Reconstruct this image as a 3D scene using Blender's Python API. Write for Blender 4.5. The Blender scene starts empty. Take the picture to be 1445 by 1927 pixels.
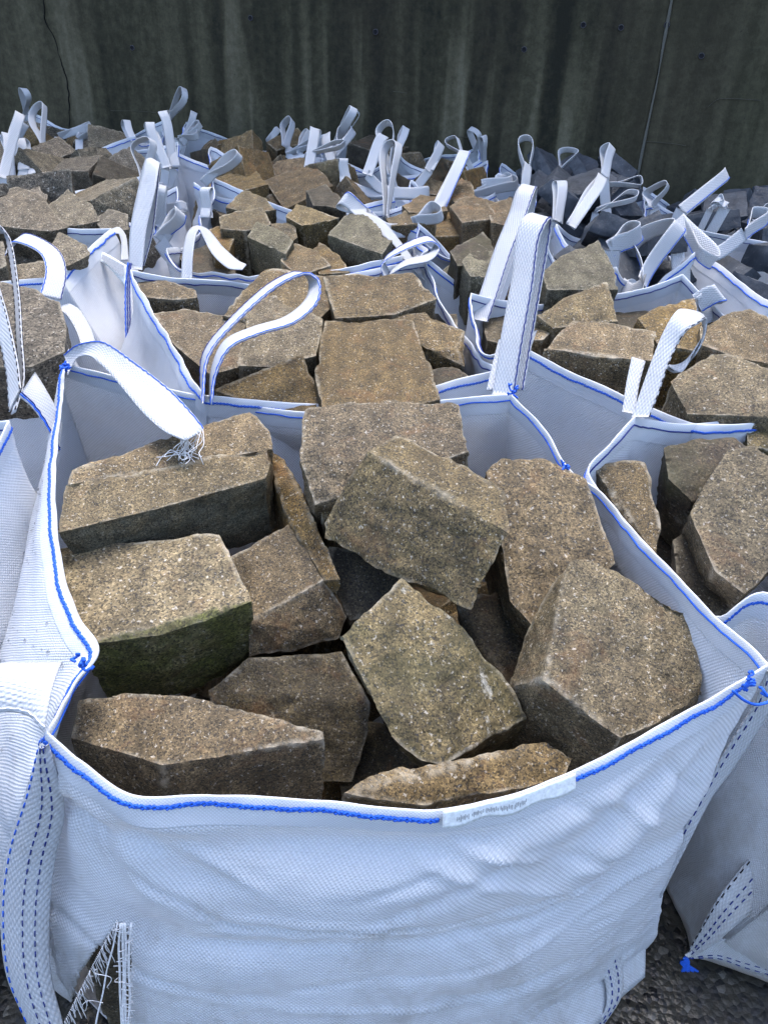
import bpy, bmesh, math, random
import numpy as np
from mathutils import Vector, Matrix

# ------------------------------------------------------------------ camera
F_PX, TILT, ROLL = 1448.0, math.radians(33.0), math.radians(2.0)
CAM = np.array([0.0, 0.0, 1.40])
FWD = np.array([0, math.cos(TILT), -math.sin(TILT)])
_R = np.array([1.0, 0, 0]); _U = np.array([0, math.sin(TILT), math.cos(TILT)])
RGT = _R * math.cos(ROLL) + _U * math.sin(ROLL)
UPV = _U * math.cos(ROLL) - _R * math.sin(ROLL)
scene = bpy.context.scene
col = scene.collection
cd = bpy.data.cameras.new('camera'); cam = bpy.data.objects.new('camera', cd); col.objects.link(cam)
cd.sensor_fit = 'VERTICAL'; cd.sensor_height = 34.6; cd.lens = 34.6 * F_PX / 1927.0
cd.clip_start = 0.02; cd.clip_end = 500
M = Matrix((RGT.tolist(), UPV.tolist(), (-FWD).tolist())).transposed().to_4x4()
M.translation = Vector(CAM); cam.matrix_world = M
scene.camera = cam

# ------------------------------------------------------------------ light
SUN_EL, SUN_AZ = math.radians(70), math.radians(6)      # azimuth from +Y towards +X
world = bpy.data.worlds.new('World'); scene.world = world; world.use_nodes = True
wn = world.node_tree.nodes; wl = world.node_tree.links
sky = wn.new('ShaderNodeTexSky'); sky.sky_type = 'NISHITA'; sky.sun_disc = False
sky.sun_elevation = SUN_EL; sky.sun_rotation = SUN_AZ
sky.air_density = 1.0; sky.dust_density = 3.0; sky.ozone_density = 1.0
wl.new(sky.outputs[0], wn['Background'].inputs[0]); wn['Background'].inputs[1].default_value = 0.15
sd = bpy.data.lights.new('sun', 'SUN'); sd.energy = 0.85; sd.angle = math.radians(24); sd.color = (1.0, 0.975, 0.94)
sun = bpy.data.objects.new('sun', sd); col.objects.link(sun)
_sdir = Vector((math.sin(SUN_AZ) * math.cos(SUN_EL), math.cos(SUN_AZ) * math.cos(SUN_EL), math.sin(SUN_EL)))
sun.rotation_euler = _sdir.to_track_quat('Z', 'Y').to_euler()
scene.view_settings.view_transform = 'Standard'; scene.view_settings.look = 'None'
scene.view_settings.gamma = 1.0; scene.view_settings.use_curve_mapping = False
scene.view_settings.exposure = 1.88
cy = scene.cycles
cy.max_bounces = 5; cy.diffuse_bounces = 3; cy.glossy_bounces = 2; cy.transmission_bounces = 3; cy.transparent_max_bounces = 4
cy.use_adaptive_sampling = True; cy.adaptive_threshold = 0.03; cy.use_denoising = True

rng = np.random.default_rng(7); random.seed(7)

# ------------------------------------------------------------------ helpers
def ray(px, py): return FWD + (px - 722.5) / F_PX * RGT - (py - 963.5) / F_PX * UPV
def H(px, py, h):                      # the point seen there at height h
    d = ray(px, py); return CAM + d * ((h - CAM[2]) / d[2])
def Z(px, py, z): return CAM + ray(px, py) * z     # the point seen there at axial distance z
def proj(p):
    v = np.asarray(p) - CAM; z = v @ FWD
    return 722.5 + F_PX * (v @ RGT) / z, 963.5 - F_PX * (v @ UPV) / z, z

def _hash(i):
    i = (i[..., 0] * 374761393 + i[..., 1] * 668265263 + i[..., 2] * 2147483647) & 0xffffffff
    i = ((i ^ (i >> 13)) * 1274126177) & 0xffffffff
    i = ((i ^ (i >> 16)) * 2246822519) & 0xffffffff
    return ((i ^ (i >> 15)) & 0xffff) / 32767.5 - 1.0
def vnoise(P):
    P = np.asarray(P, float); i = np.floor(P).astype(np.int64); f = P - i; f = f * f * (3 - 2 * f)
    r = 0
    for dx in (0, 1):
        for dy in (0, 1):
            for dz in (0, 1):
                w = (f[..., 0] if dx else 1 - f[..., 0]) * (f[..., 1] if dy else 1 - f[..., 1]) * (f[..., 2] if dz else 1 - f[..., 2])
                r = r + w * _hash(i + np.array([dx, dy, dz]))
    return r
def fbm(P, o=3, g=0.5):
    r, a, P = 0, 1.0, np.asarray(P, float)
    for k in range(o): r = r + a * vnoise(P + 17.3 * k); a *= g; P = P * 2.03
    return r

def cr(pts, n):
    """Catmull-Rom through pts, n samples evenly along it, ends included."""
    p = np.asarray(pts, float)
    if len(p) == 2: return p[0] + (p[1] - p[0]) * np.linspace(0, 1, n)[:, None]
    q = np.vstack([2 * p[0] - p[1], p, 2 * p[-1] - p[-2]]); out = []
    for i in range(1, len(q) - 2):
        a, b, c, d = q[i - 1], q[i], q[i + 1], q[i + 2]
        s = np.linspace(0, 1, 16, endpoint=False)[:, None]
        m1, m2 = (c - a) * 0.5, (d - b) * 0.5
        L = np.linalg.norm(c - b) + 1e-9                     # limit overshoot on uneven spacing
        m1 = m1 * min(1, L / (np.linalg.norm(m1) + 1e-9)); m2 = m2 * min(1, L / (np.linalg.norm(m2) + 1e-9))
        out.append((2 * s**3 - 3 * s**2 + 1) * b + (s**3 - 2 * s**2 + s) * m1 + (-2 * s**3 + 3 * s**2) * c + (s**3 - s**2) * m2)
    o = np.vstack(out + [p[-1:]])
    l = np.concatenate([[0], np.cumsum(np.linalg.norm(np.diff(o[:, :3], axis=0), axis=1))])
    t = np.linspace(0, l[-1], n)
    return np.stack([np.interp(t, l, o[:, k]) for k in range(o.shape[1])], 1)
def unit(v): v = np.asarray(v, float); return v / (np.linalg.norm(v, axis=-1, keepdims=True) + 1e-12)

def mesh_obj(name, verts, faces, mat, parent=None, uv=None, smooth=True, origin=None):
    me = bpy.data.meshes.new(name); v = np.asarray(verts, float)
    if origin is not None: v = v - np.asarray(origin)
    me.from_pydata(v.tolist(), [], [list(map(int, f)) for f in faces])
    if smooth: me.polygons.foreach_set('use_smooth', [True] * len(me.polygons))
    if uv is not None:
        L = me.uv_layers.new(name='UVMap'); idx = np.zeros(len(me.loops), int); me.loops.foreach_get('vertex_index', idx)
        L.data.foreach_set('uv', np.asarray(uv, float)[idx].ravel())
    me.materials.append(mat); me.update()
    o = bpy.data.objects.new(name, me); col.objects.link(o)
    if origin is not None: o.location = Vector(origin)
    if parent is not None:
        o.parent = parent
        if origin is None: o.matrix_parent_inverse = parent_world(parent).inverted()
    return o
def parent_world(p):
    m = Matrix.Translation(p.location)
    if p.parent is not None: m = parent_world(p.parent) @ p.matrix_parent_inverse @ m
    return m
def tag(o, label=None, cat=None, group=None, kind=None):
    if label: o['label'] = label
    if cat: o['category'] = cat
    if group: o['group'] = group
    if kind: o['kind'] = kind
    return o
def empty(name, loc):
    o = bpy.data.objects.new(name, None); o.location = Vector(loc); o.empty_display_size = 0.05; col.objects.link(o); return o

def tube(path, r, sides=5, closed=False):
    p = np.asarray(path, float); n = len(p)
    t = unit(np.gradient(p, axis=0)); ref = np.array([0.31, 0.17, 0.93])
    a = unit(np.cross(t, ref)); b = np.cross(t, a)
    ang = np.linspace(0, 2 * math.pi, sides, endpoint=False); rr = np.broadcast_to(np.asarray(r, float), (n,))
    v = p[:, None] + rr[:, None, None] * (np.cos(ang)[None, :, None] * a[:, None] + np.sin(ang)[None, :, None] * b[:, None])
    f = [[i * sides + j, i * sides + (j + 1) % sides, (i + 1) * sides + (j + 1) % sides, (i + 1) * sides + j] for i in range(n - 1) for j in range(sides)]
    f += [list(range(sides))[::-1], list(range((n - 1) * sides, n * sides))]
    return v.reshape(-1, 3), f
def merge(parts):
    V, Fc, k = [], [], 0
    for v, f in parts:
        V.append(v); Fc += [[i + k for i in q] for q in f]; k += len(v)
    return np.vstack(V), Fc

# ------------------------------------------------------------------ materials
def new_mat(name):
    m = bpy.data.materials.new(name); m.use_nodes = True; t = m.node_tree
    return m, t.nodes, t.links, t.nodes['Principled BSDF']
def mth(n, l, op, a, b=None, c=None):
    x = n.new('ShaderNodeMath'); x.operation = op
    for i, v in enumerate((a, b, c)):
        if v is None: continue
        if isinstance(v, (int, float)): x.inputs[i].default_value = v
        else: l.new(v, x.inputs[i])
    return x.outputs[0]
def ramp(n, l, src, stops, mode='LINEAR'):
    r = n.new('ShaderNodeValToRGB'); r.color_ramp.interpolation = mode; e = r.color_ramp.elements
    while len(e) < len(stops): e.new(0.5)
    for x, (p, c) in zip(e, stops): x.position = p; x.color = (*c, 1) if len(c) == 3 else c
    l.new(src, r.inputs[0]); return r.outputs[0]
def mix(n, l, fac, a, b, mode='MIX'):
    x = n.new('ShaderNodeMix'); x.data_type = 'RGBA'; x.blend_type = mode
    for i, v in ((0, fac), (6, a), (7, b)):
        if isinstance(v, (int, float)): x.inputs[i].default_value = v
        elif isinstance(v, tuple): x.inputs[i].default_value = (*v, 1)
        else: l.new(v, x.inputs[i])
    return x.outputs[2]
def noise(n, l, vec, scale, detail=3, rough=0.55, dist=0):
    x = n.new('ShaderNodeTexNoise'); x.inputs['Scale'].default_value = scale; x.inputs['Detail'].default_value = detail
    x.inputs['Roughness'].default_value = rough; x.inputs['Distortion'].default_value = dist
    if vec is not None: l.new(vec, x.inputs['Vector'])
    return x.outputs['Fac']
def bump(n, l, h, strength, dist, normal=None):
    b = n.new('ShaderNodeBump'); b.inputs['Strength'].default_value = strength; b.inputs['Distance'].default_value = dist
    l.new(h, b.inputs['Height'])
    if normal is not None: l.new(normal, b.inputs['Normal'])
    return b.outputs[0]
def mapping(n, l, vec, scale=(1, 1, 1), loc=(0, 0, 0)):
    m = n.new('ShaderNodeMapping'); m.inputs['Scale'].default_value = scale; m.inputs['Location'].default_value = loc
    l.new(vec, m.inputs['Vector']); return m.outputs[0]

def granite(name, ca, cb, dark=0.03, pale=0.5, moss=0.0, lichen=0.0, grain=1.0, edge=0.6, rust=0.0, face=None):
    m, n, l, b = new_mat(name)
    tc = n.new('ShaderNodeTexCoord'); oi = n.new('ShaderNodeObjectInfo')
    add = n.new('ShaderNodeVectorMath'); add.operation = 'ADD'; l.new(tc.outputs['Object'], add.inputs[0])
    sc = n.new('ShaderNodeVectorMath'); sc.operation = 'SCALE'; sc.inputs[0].default_value = (13.1, 7.7, 21.3); l.new(oi.outputs['Random'], sc.inputs['Scale'])
    l.new(sc.outputs[0], add.inputs[1]); v0 = add.outputs[0]
    gs = n.new('ShaderNodeVectorMath'); gs.operation = 'SCALE'; l.new(v0, gs.inputs[0]); l.new(mth(n, l, 'MULTIPLY_ADD', mth(n, l, 'FRACT', mth(n, l, 'MULTIPLY', oi.outputs['Random'], 3.7)), 0.55, 0.85), gs.inputs['Scale']); v = gs.outputs[0]
    big = noise(n, l, v, 7, 4, 0.6, 0.4)
    base = mix(n, l, ramp(n, l, big, [(0.35, (0, 0, 0)), (0.65, (1, 1, 1))]), ca, cb)
    stain = noise(n, l, v, 19, 5, 0.65)
    base = mix(n, l, ramp(n, l, stain, [(0.3, (0.62,) * 3), (0.7, (1.12,) * 3)]), (0, 0, 0), base, 'MIX') if False else mix(n, l, 1.0, base, ramp(n, l, stain, [(0.3, (0.66,) * 3), (0.55, (1,) * 3), (0.75, (1.2,) * 3)]), 'MULTIPLY')
    pat = noise(n, l, mapping(n, l, v, loc=(8, 4, 6)), 13, 6, 0.72, 0.7)
    base = mix(n, l, ramp(n, l, pat, [(0.50, (0, 0, 0)), (0.64, (0.6,) * 3)]), base, mix(n, l, 1.0, base, (0.42, 0.42, 0.40), 'MULTIPLY'))
    # crystal grains
    vo = n.new('ShaderNodeTexVoronoi'); vo.inputs['Scale'].default_value = 430 * grain; l.new(v, vo.inputs['Vector'])
    sp = n.new('ShaderNodeSeparateColor'); l.new(vo.outputs['Color'], sp.inputs[0])
    g = ramp(n, l, sp.outputs[0], [(0.0, (0.14,) * 3), (0.18, (0.45,) * 3), (0.32, (0.90,) * 3), (0.72, (1.2,) * 3), (1.0, (2.2,) * 3)])
    base = mix(n, l, 0.85, base, g, 'MULTIPLY')
    fl = noise(n, l, v, 210 * grain, 2, 0.6)
    base = mix(n, l, ramp(n, l, fl, [(0.33, (1, 1, 1)), (0.41, (0, 0, 0))]), base, (dark, dark * 0.93, dark * 0.85))
    fl2 = noise(n, l, mapping(n, l, v, loc=(3, 5, 1)), 160 * grain, 2, 0.6)
    base = mix(n, l, ramp(n, l, fl2, [(0.63, (0, 0, 0)), (0.70, (0.55,) * 3)]), base, (pale, pale * 0.93, pale * 0.8))
    hv = n.new('ShaderNodeHueSaturation'); l.new(base, hv.inputs['Color']); l.new(mth(n, l, 'MULTIPLY_ADD', oi.outputs['Random'], 0.42, 0.80), hv.inputs['Value'])
    l.new(mth(n, l, 'MULTIPLY_ADD', mth(n, l, 'FRACT', mth(n, l, 'MULTIPLY', oi.outputs['Random'], 7.3)), 0.35, 0.82), hv.inputs['Saturation']); base = hv.outputs[0]
    wv = n.new('ShaderNodeTexWave'); wv.inputs['Scale'].default_value = 5; wv.inputs['Distortion'].default_value = 6; wv.inputs['Detail'].default_value = 4; wv.inputs['Detail Scale'].default_value = 2.5; l.new(v, wv.inputs['Vector'])
    base = mix(n, l, 1.0, base, ramp(n, l, wv.outputs['Fac'], [(0.0, (0.80,) * 3), (0.5, (1.0,) * 3), (0.97, (1.04,) * 3), (1.0, (1.3,) * 3)]), 'MULTIPLY')
    if rust:
        rn = noise(n, l, mapping(n, l, v, loc=(9, 2, 4)), 11, 5, 0.7, 0.8)
        base = mix(n, l, ramp(n, l, rn, [(0.56, (0, 0, 0)), (0.72, (rust,) * 3)]), base, (0.22, 0.10, 0.035))
    # bruised pale arrises
    at = n.new('ShaderNodeAttribute'); at.attribute_name = 'edge'; se = n.new('ShaderNodeSeparateColor'); l.new(at.outputs['Color'], se.inputs[0])
    pe = ramp(n, l, se.outputs[0], [(0.25, (0, 0, 0)), (0.8, (edge,) * 3)])
    pe = mix(n, l, 1.0, pe, ramp(n, l, noise(n, l, v, 48, 5, 0.75), [(0.40, (0.0,) * 3), (0.58, (1, 1, 1))]), 'MULTIPLY')
    pe = mix(n, l, 1.0, pe, ramp(n, l, noise(n, l, mapping(n, l, v, loc=(7, 7, 2)), 8, 3, 0.6), [(0.42, (0.12,) * 3), (0.58, (1, 1, 1))]), 'MULTIPLY')
    base = mix(n, l, pe, base, (0.40, 0.36, 0.28))
    if face:
        fz = noise(n, l, mapping(n, l, v, loc=(6, 3, 8)), 17, 6, 0.72, 0.5)
        fk = mth(n, l, 'MULTIPLY', se.outputs[2], mth(n, l, 'MULTIPLY_ADD', fz, 2.2, -0.35)); fk = mth(n, l, 'MINIMUM', mth(n, l, 'MAXIMUM', fk, 0.0), 0.92)
        fc = mix(n, l, 0.8, ramp(n, l, noise(n, l, mapping(n, l, v, loc=(2, 9, 5)), 12, 5, 0.7), [(0.4, face), (0.66, tuple(x * 2.1 for x in face))]), g, 'MULTIPLY')
        base = mix(n, l, fk, base, fc)
    if moss:
        mn = noise(n, l, mapping(n, l, v, loc=(1, 8, 3)), 9, 6, 0.68, 0.6)
        base = mix(n, l, ramp(n, l, mn, [(0.44, (0, 0, 0)), (0.62, (moss,) * 3)]), base, (0.052, 0.050, 0.018))
    if lichen:
        ln = noise(n, l, mapping(n, l, v, loc=(4, 1, 7)), 15, 6, 0.75, 0.5)
        base = mix(n, l, ramp(n, l, ln, [(0.60, (0, 0, 0)), (0.68, (lichen,) * 3)]), base, (0.42, 0.41, 0.36))
    l.new(base, b.inputs['Base Color'])
    b.inputs['Roughness'].default_value = 0.72; b.inputs['Specular IOR Level'].default_value = 0.35
    nb = bump(n, l, noise(n, l, v, 130, 4, 0.65), 0.55, 0.004)
    nb = bump(n, l, sp.outputs[1], 0.35, 0.0015, nb)
    l.new(nb, b.inputs['Normal'])
    return m

TAN, OCH = (0.285, 0.215, 0.125), (0.345, 0.245, 0.125)
MAT = {}
MAT['tan'] = granite('granite_tan', (0.100, 0.071, 0.034), (0.124, 0.087, 0.040), rust=0.3)
MAT['ochre'] = granite('granite_ochre', (0.131, 0.085, 0.033), (0.100, 0.067, 0.030), rust=0.5)
MAT['buff'] = granite('granite_buff', (0.126, 0.097, 0.051), (0.097, 0.074, 0.040), rust=0.25)
MAT['mossy'] = granite('granite_mossy', (0.140, 0.104, 0.049), (0.079, 0.064, 0.028), moss=0.35, lichen=0.85, edge=0.9)
MAT['greyface'] = granite('granite_grey_faced', (0.110, 0.083, 0.044), (0.134, 0.103, 0.057), rust=0.2, face=(0.037, 0.035, 0.025))
MAT['mossfront'] = granite('granite_moss_faced', (0.150, 0.112, 0.051), (0.125, 0.093, 0.043), rust=0.2, face=(0.040, 0.042, 0.009))
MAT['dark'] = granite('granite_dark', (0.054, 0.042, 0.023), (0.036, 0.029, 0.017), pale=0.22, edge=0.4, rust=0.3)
MAT['grey'] = granite('granite_grey', (0.097, 0.082, 0.056), (0.124, 0.104, 0.072), dark=0.02, pale=0.5, grain=0.8)
MAT['pinkgrey'] = granite('granite_pink_grey', (0.124, 0.102, 0.072), (0.089, 0.073, 0.051), dark=0.016, pale=0.55, grain=0.7)
MAT['cool'] = granite('granite_cool_grey', (0.075, 0.066, 0.044), (0.104, 0.094, 0.062), pale=0.36, moss=0.15)
MAT['purple'] = granite('granite_purple', (0.036, 0.027, 0.019), (0.054, 0.042, 0.029), pale=0.24, moss=0.5, lichen=0.2, edge=0.4)

def slate():
    m, n, l, b = new_mat('dark_slate')
    tc = n.new('ShaderNodeTexCoord'); v = tc.outputs['Object']
    c = ramp(n, l, noise(n, l, v, 9, 5, 0.6, 0.4), [(0.3, (0.022, 0.027, 0.036)), (0.7, (0.066, 0.076, 0.092))])
    c = mix(n, l, ramp(n, l, noise(n, l, v, 70, 3, 0.6), [(0.60, (0, 0, 0)), (0.72, (0.5,) * 3)]), c, (0.14, 0.15, 0.16))
    l.new(c, b.inputs['Base Color']); b.inputs['Roughness'].default_value = 0.6; b.inputs['Specular IOR Level'].default_value = 0.3
    l.new(bump(n, l, noise(n, l, v, 45, 5, 0.6), 0.5, 0.006), b.inputs['Normal'])
    return m
MAT['slate'] = slate()

def woven(name, base, pitch, strength, rough=0.42, trans=0.34, dirt=0.30, rows=None):
    """woven polypropylene: little raised tapes, read from a UV in metres"""
    m, n, l, b = new_mat(name)
    uv = n.new('ShaderNodeUVMap'); s = n.new('ShaderNodeSeparateXYZ'); l.new(uv.outputs[0], s.inputs[0])
    geo = n.new('ShaderNodeNewGeometry'); pos = geo.outputs['Position']
    k = 2 * math.pi / pitch; ru, rv = rows or (1.0, 1.0)
    wob = noise(n, l, mapping(n, l, uv.outputs[0], (30, 30, 30)), 1.0, 2)
    su = mth(n, l, 'SINE', mth(n, l, 'ADD', mth(n, l, 'MULTIPLY', s.outputs[0], k * ru), mth(n, l, 'MULTIPLY', wob, 2.5)))
    sv = mth(n, l, 'SINE', mth(n, l, 'ADD', mth(n, l, 'MULTIPLY', s.outputs[1], k * rv), mth(n, l, 'MULTIPLY', wob, 1.5)))
    w = mth(n, l, 'MULTIPLY', su, sv)
    streak = noise(n, l, mapping(n, l, uv.outputs[0], (6, 420, 1)), 1.0, 3, 0.6)
    streak2 = noise(n, l, mapping(n, l, uv.outputs[0], (420, 6, 1)), 1.0, 2, 0.6)
    hgt = mth(n, l, 'ADD', mth(n, l, 'MULTIPLY', w, 0.5), mth(n, l, 'ADD', mth(n, l, 'MULTIPLY', streak, 0.9), mth(n, l, 'MULTIPLY', streak2, 0.4)))
    c = mix(n, l, ramp(n, l, w, [(0.0, (0, 0, 0)), (0.6, (1, 1, 1))]), tuple(x * 0.84 for x in base), base)
    d = noise(n, l, pos, 5.5, 6, 0.7, 0.3)
    c = mix(n, l, ramp(n, l, d, [(0.50, (0, 0, 0)), (0.78, (dirt,) * 3)]), c, (0.46, 0.43, 0.40))
    sz = n.new('ShaderNodeSeparateXYZ'); l.new(pos, sz.inputs[0])
    mud = mth(n, l, 'SUBTRACT', noise(n, l, mapping(n, l, pos, (1, 1, .5)), 9, 6, 0.75, 0.6), mth(n, l, 'MULTIPLY', sz.outputs[2], 0.55))
    c = mix(n, l, ramp(n, l, mud, [(0.27, (0, 0, 0)), (0.50, (0.42,) * 3)]), c, (0.33, 0.30, 0.26))
    d2 = noise(n, l, mapping(n, l, pos, (1, 1, 1), (5, 2, 9)), 38, 5, 0.75)
    c = mix(n, l, ramp(n, l, d2, [(0.64, (0, 0, 0)), (0.74, (dirt * 0.8,) * 3)]), c, (0.36, 0.31, 0.26))
    l.new(c, b.inputs['Base Color']); b.inputs['Roughness'].default_value = rough; b.inputs['Specular IOR Level'].default_value = 0.4
    nb = bump(n, l, noise(n, l, pos, 16, 4, 0.6), 0.22, 0.012)
    nb = bump(n, l, hgt, strength, 0.0012, nb); l.new(nb, b.inputs['Normal'])
    tr = n.new('ShaderNodeBsdfTranslucent'); l.new(c, tr.inputs[0]); l.new(nb, tr.inputs['Normal'])
    ms = n.new('ShaderNodeMixShader'); ms.inputs[0].default_value = trans
    l.new(b.outputs[0], ms.inputs[1]); l.new(tr.outputs[0], ms.inputs[2])
    l.new(ms.outputs[0], n['Material Output'].inputs[0])
    return m
WHITE = (0.81, 0.845, 0.905)
MAT['fabric'] = woven('white_woven_fabric', WHITE, 0.0056, 0.8)
MAT['hem'] = woven('white_hem_fabric', (0.70, 0.735, 0.80), 0.0042, 0.3, trans=0.15, dirt=0.2)
MAT['web'] = woven('white_webbing', (0.53, 0.555, 0.60), 0.0085, 0.9, rough=0.5, trans=0.12, dirt=0.5, rows=(0.7, 1.5))
def plain(name, c, rough=0.6, spec=0.3):
    m, n, l, b = new_mat(name)
    geo = n.new('ShaderNodeNewGeometry')
    k = ramp(n, l, noise(n, l, geo.outputs['Position'], 220, 3), [(0.3, tuple(x * 0.7 for x in c)), (0.7, c)])
    l.new(k, b.inputs['Base Color']); b.inputs['Roughness'].default_value = rough; b.inputs['Specular IOR Level'].default_value = spec
    return m
MAT['blue'] = plain('blue_thread', (0.018, 0.115, 0.62))
MAT['navy'] = plain('navy_thread', (0.012, 0.03, 0.20))
MAT['black'] = plain('black_thread', (0.02, 0.02, 0.025))
MAT['thread'] = plain('white_thread', (0.82, 0.82, 0.84), 0.4)
MAT['paper'] = plain('white_paper_tag', (0.78, 0.83, 0.86), 0.35)
MAT['print'] = plain('grey_print', (0.35, 0.37, 0.40), 0.6)

# ------------------------------------------------------------------ ground
def ground_mat():
    m, n, l, b = new_mat('wet_concrete_ground')
    geo = n.new('ShaderNodeNewGeometry'); v = geo.outputs['Position']
    c = ramp(n, l, noise(n, l, v, 14, 6, 0.65), [(0.3, (0.018, 0.017, 0.014)), (0.7, (0.055, 0.050, 0.038))])
    vo = n.new('ShaderNodeTexVoronoi'); vo.inputs['Scale'].default_value = 85; l.new(v, vo.inputs['Vector'])
    sp = n.new('ShaderNodeSeparateColor'); l.new(vo.outputs['Color'], sp.inputs[0])
    c = mix(n, l, ramp(n, l, sp.outputs[0], [(0.66, (0, 0, 0)), (0.7, (1, 1, 1))]), c, ramp(n, l, sp.outputs[1], [(0, (0.006,) * 3), (0.7, (0.02,) * 3), (1, (0.13, 0.12, 0.10))]))
    l.new(c, b.inputs['Base Color'])
    l.new(ramp(n, l, noise(n, l, v, 5, 3), [(0.4, (0.25,) * 3), (0.65, (0.7,) * 3)]), b.inputs['Roughness'])
    l.new(bump(n, l, mth(n, l, 'ADD', noise(n, l, v, 60, 4), mth(n, l, 'MULTIPLY', vo.outputs['Distance'], -0.7)), 0.6, 0.006), b.inputs['Normal'])
    return m
g = mesh_obj('ground', [(-150, -150, 0), (150, -150, 0), (150, 150, 0), (-150, 150, 0)], [(0, 1, 2, 3)], ground_mat(), smooth=False)
tag(g, 'dark wet concrete ground with black aggregate', None, None, 'structure')

# ------------------------------------------------------------------ wall
WALL_M, WALL_B = -0.23, 4.42            # y = M x + B, the wall's face
_wd = unit(np.array([1, WALL_M, 0])); _wn = np.array([-_wd[1], _wd[0], 0])    # along; away from the camera
W0 = np.array([0, WALL_B, 0])
def wall_hit(px, py):
    d = ray(px, py); t = ((W0 - CAM) @ _wn) / (d @ _wn); p = CAM + d * t
    return (p - W0) @ _wd, p[2]
def wall_mat():
    m, n, l, b = new_mat('streaked_concrete')
    at = n.new('ShaderNodeAttribute'); at.attribute_name = 'stain'; geo = n.new('ShaderNodeNewGeometry'); v = geo.outputs['Position']
    s = at.outputs['Color']; sp = n.new('ShaderNodeSeparateColor'); l.new(s, sp.inputs[0])
    tone = mth(n, l, 'ADD', sp.outputs[0], mth(n, l, 'MULTIPLY', mth(n, l, 'SUBTRACT', noise(n, l, mapping(n, l, v, (13, 13, 1.0)), 1, 6, 0.65), 0.5), 0.5))
    tone = mth(n, l, 'ADD', tone, mth(n, l, 'MULTIPLY', mth(n, l, 'SUBTRACT', noise(n, l, v, 26, 6, 0.8), 0.5), 0.85))
    c = ramp(n, l, tone, [(0.10, (0.010, 0.0095, 0.0065)), (0.34, (0.037, 0.034, 0.020)), (0.58, (0.080, 0.073, 0.046)), (0.92, (0.165, 0.152, 0.106))])
    c = mix(n, l, sp.outputs[1], c, (0.034, 0.037, 0.018))
    c = mix(n, l, mth(n, l, 'MULTIPLY', sp.outputs[2], 0.7), c, (0.042, 0.032, 0.022))
    fl = noise(n, l, v, 55, 5, 0.8)
    c = mix(n, l, ramp(n, l, fl, [(0.66, (0, 0, 0)), (0.75, (0.5,) * 3)]), c, (0.10, 0.098, 0.08))
    c = mix(n, l, ramp(n, l, noise(n, l, mapping(n, l, v, loc=(3, 1, 2)), 90, 4, 0.7), [(0.28, (0.8,) * 3), (0.36, (0, 0, 0))]), c, (0.01, 0.01, 0.01))
    l.new(c, b.inputs['Base Color']); b.inputs['Roughness'].default_value = 0.8; b.inputs['Specular IOR Level'].default_value = 0.25
    l.new(bump(n, l, mth(n, l, 'ADD', noise(n, l, v, 35, 6, 0.7), mth(n, l, 'MULTIPLY', noise(n, l, v, 3, 3), 2)), 0.35, 0.012), b.inputs['Normal'])
    return m
MAT['wall'] = wall_mat()
# pale runs seen on the wall: (x, top y, bottom y, half width px, strength)
RUNS = [(112, -60, 300, 22, .45), (150, 60, 260, 14, .3), (248, 120, 250, 12, .25), (300, -40, 210, 7, .35), (330, 40, 240, 9, .25),
        (378, 0, 260, 14, .35), (432, -60, 240, 22, .75), (478, 120, 280, 16, .35), (575, 60, 260, 10, .35), (610, 0, 250, 6, .3),
        (675, 0, 280, 11, .85), (665, 170, 280, 10, .4), (760, 110, 290, 11, .4), (790, 20, 290, 4, .3), (862, 25, 330, 19, .95), (838, 160, 330, 14, .4), (882, 20, 200, 5, .6),
        (928, 60, 300, 8, .7), (910, 170, 330, 12, .5), (972, 120, 330, 14, .55), (1018, 90, 300, 6, .6), (1008, 200, 330, 12, .4), (1095, 70, 330, 17, .6), (1128, 40, 300, 8, .6), (1075, 180, 330, 14, .5),
        (1150, 80, 250, 4, .45), (1265, 60, 250, 7, .25), (1310, 130, 330, 16, .22), (35, 60, 280, 8, .3), (-60, 0, 300, 20, .4), (1520, 0, 300, 20, .4)]
DARK = [(20, 30, .3), (95, 9, .35), (205, 22, .25), (275, 18, .5), (405, 11, .55), (500, 26, .5), (545, 14, .5), (590, 5, .7), (640, 16, .45), (720, 26, .4), (815, 28, .6), (905, 12, .6), (950, 14, .55), (1045, 22, .55), (1160, 14, .35), (1290, 30, .2)]
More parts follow.
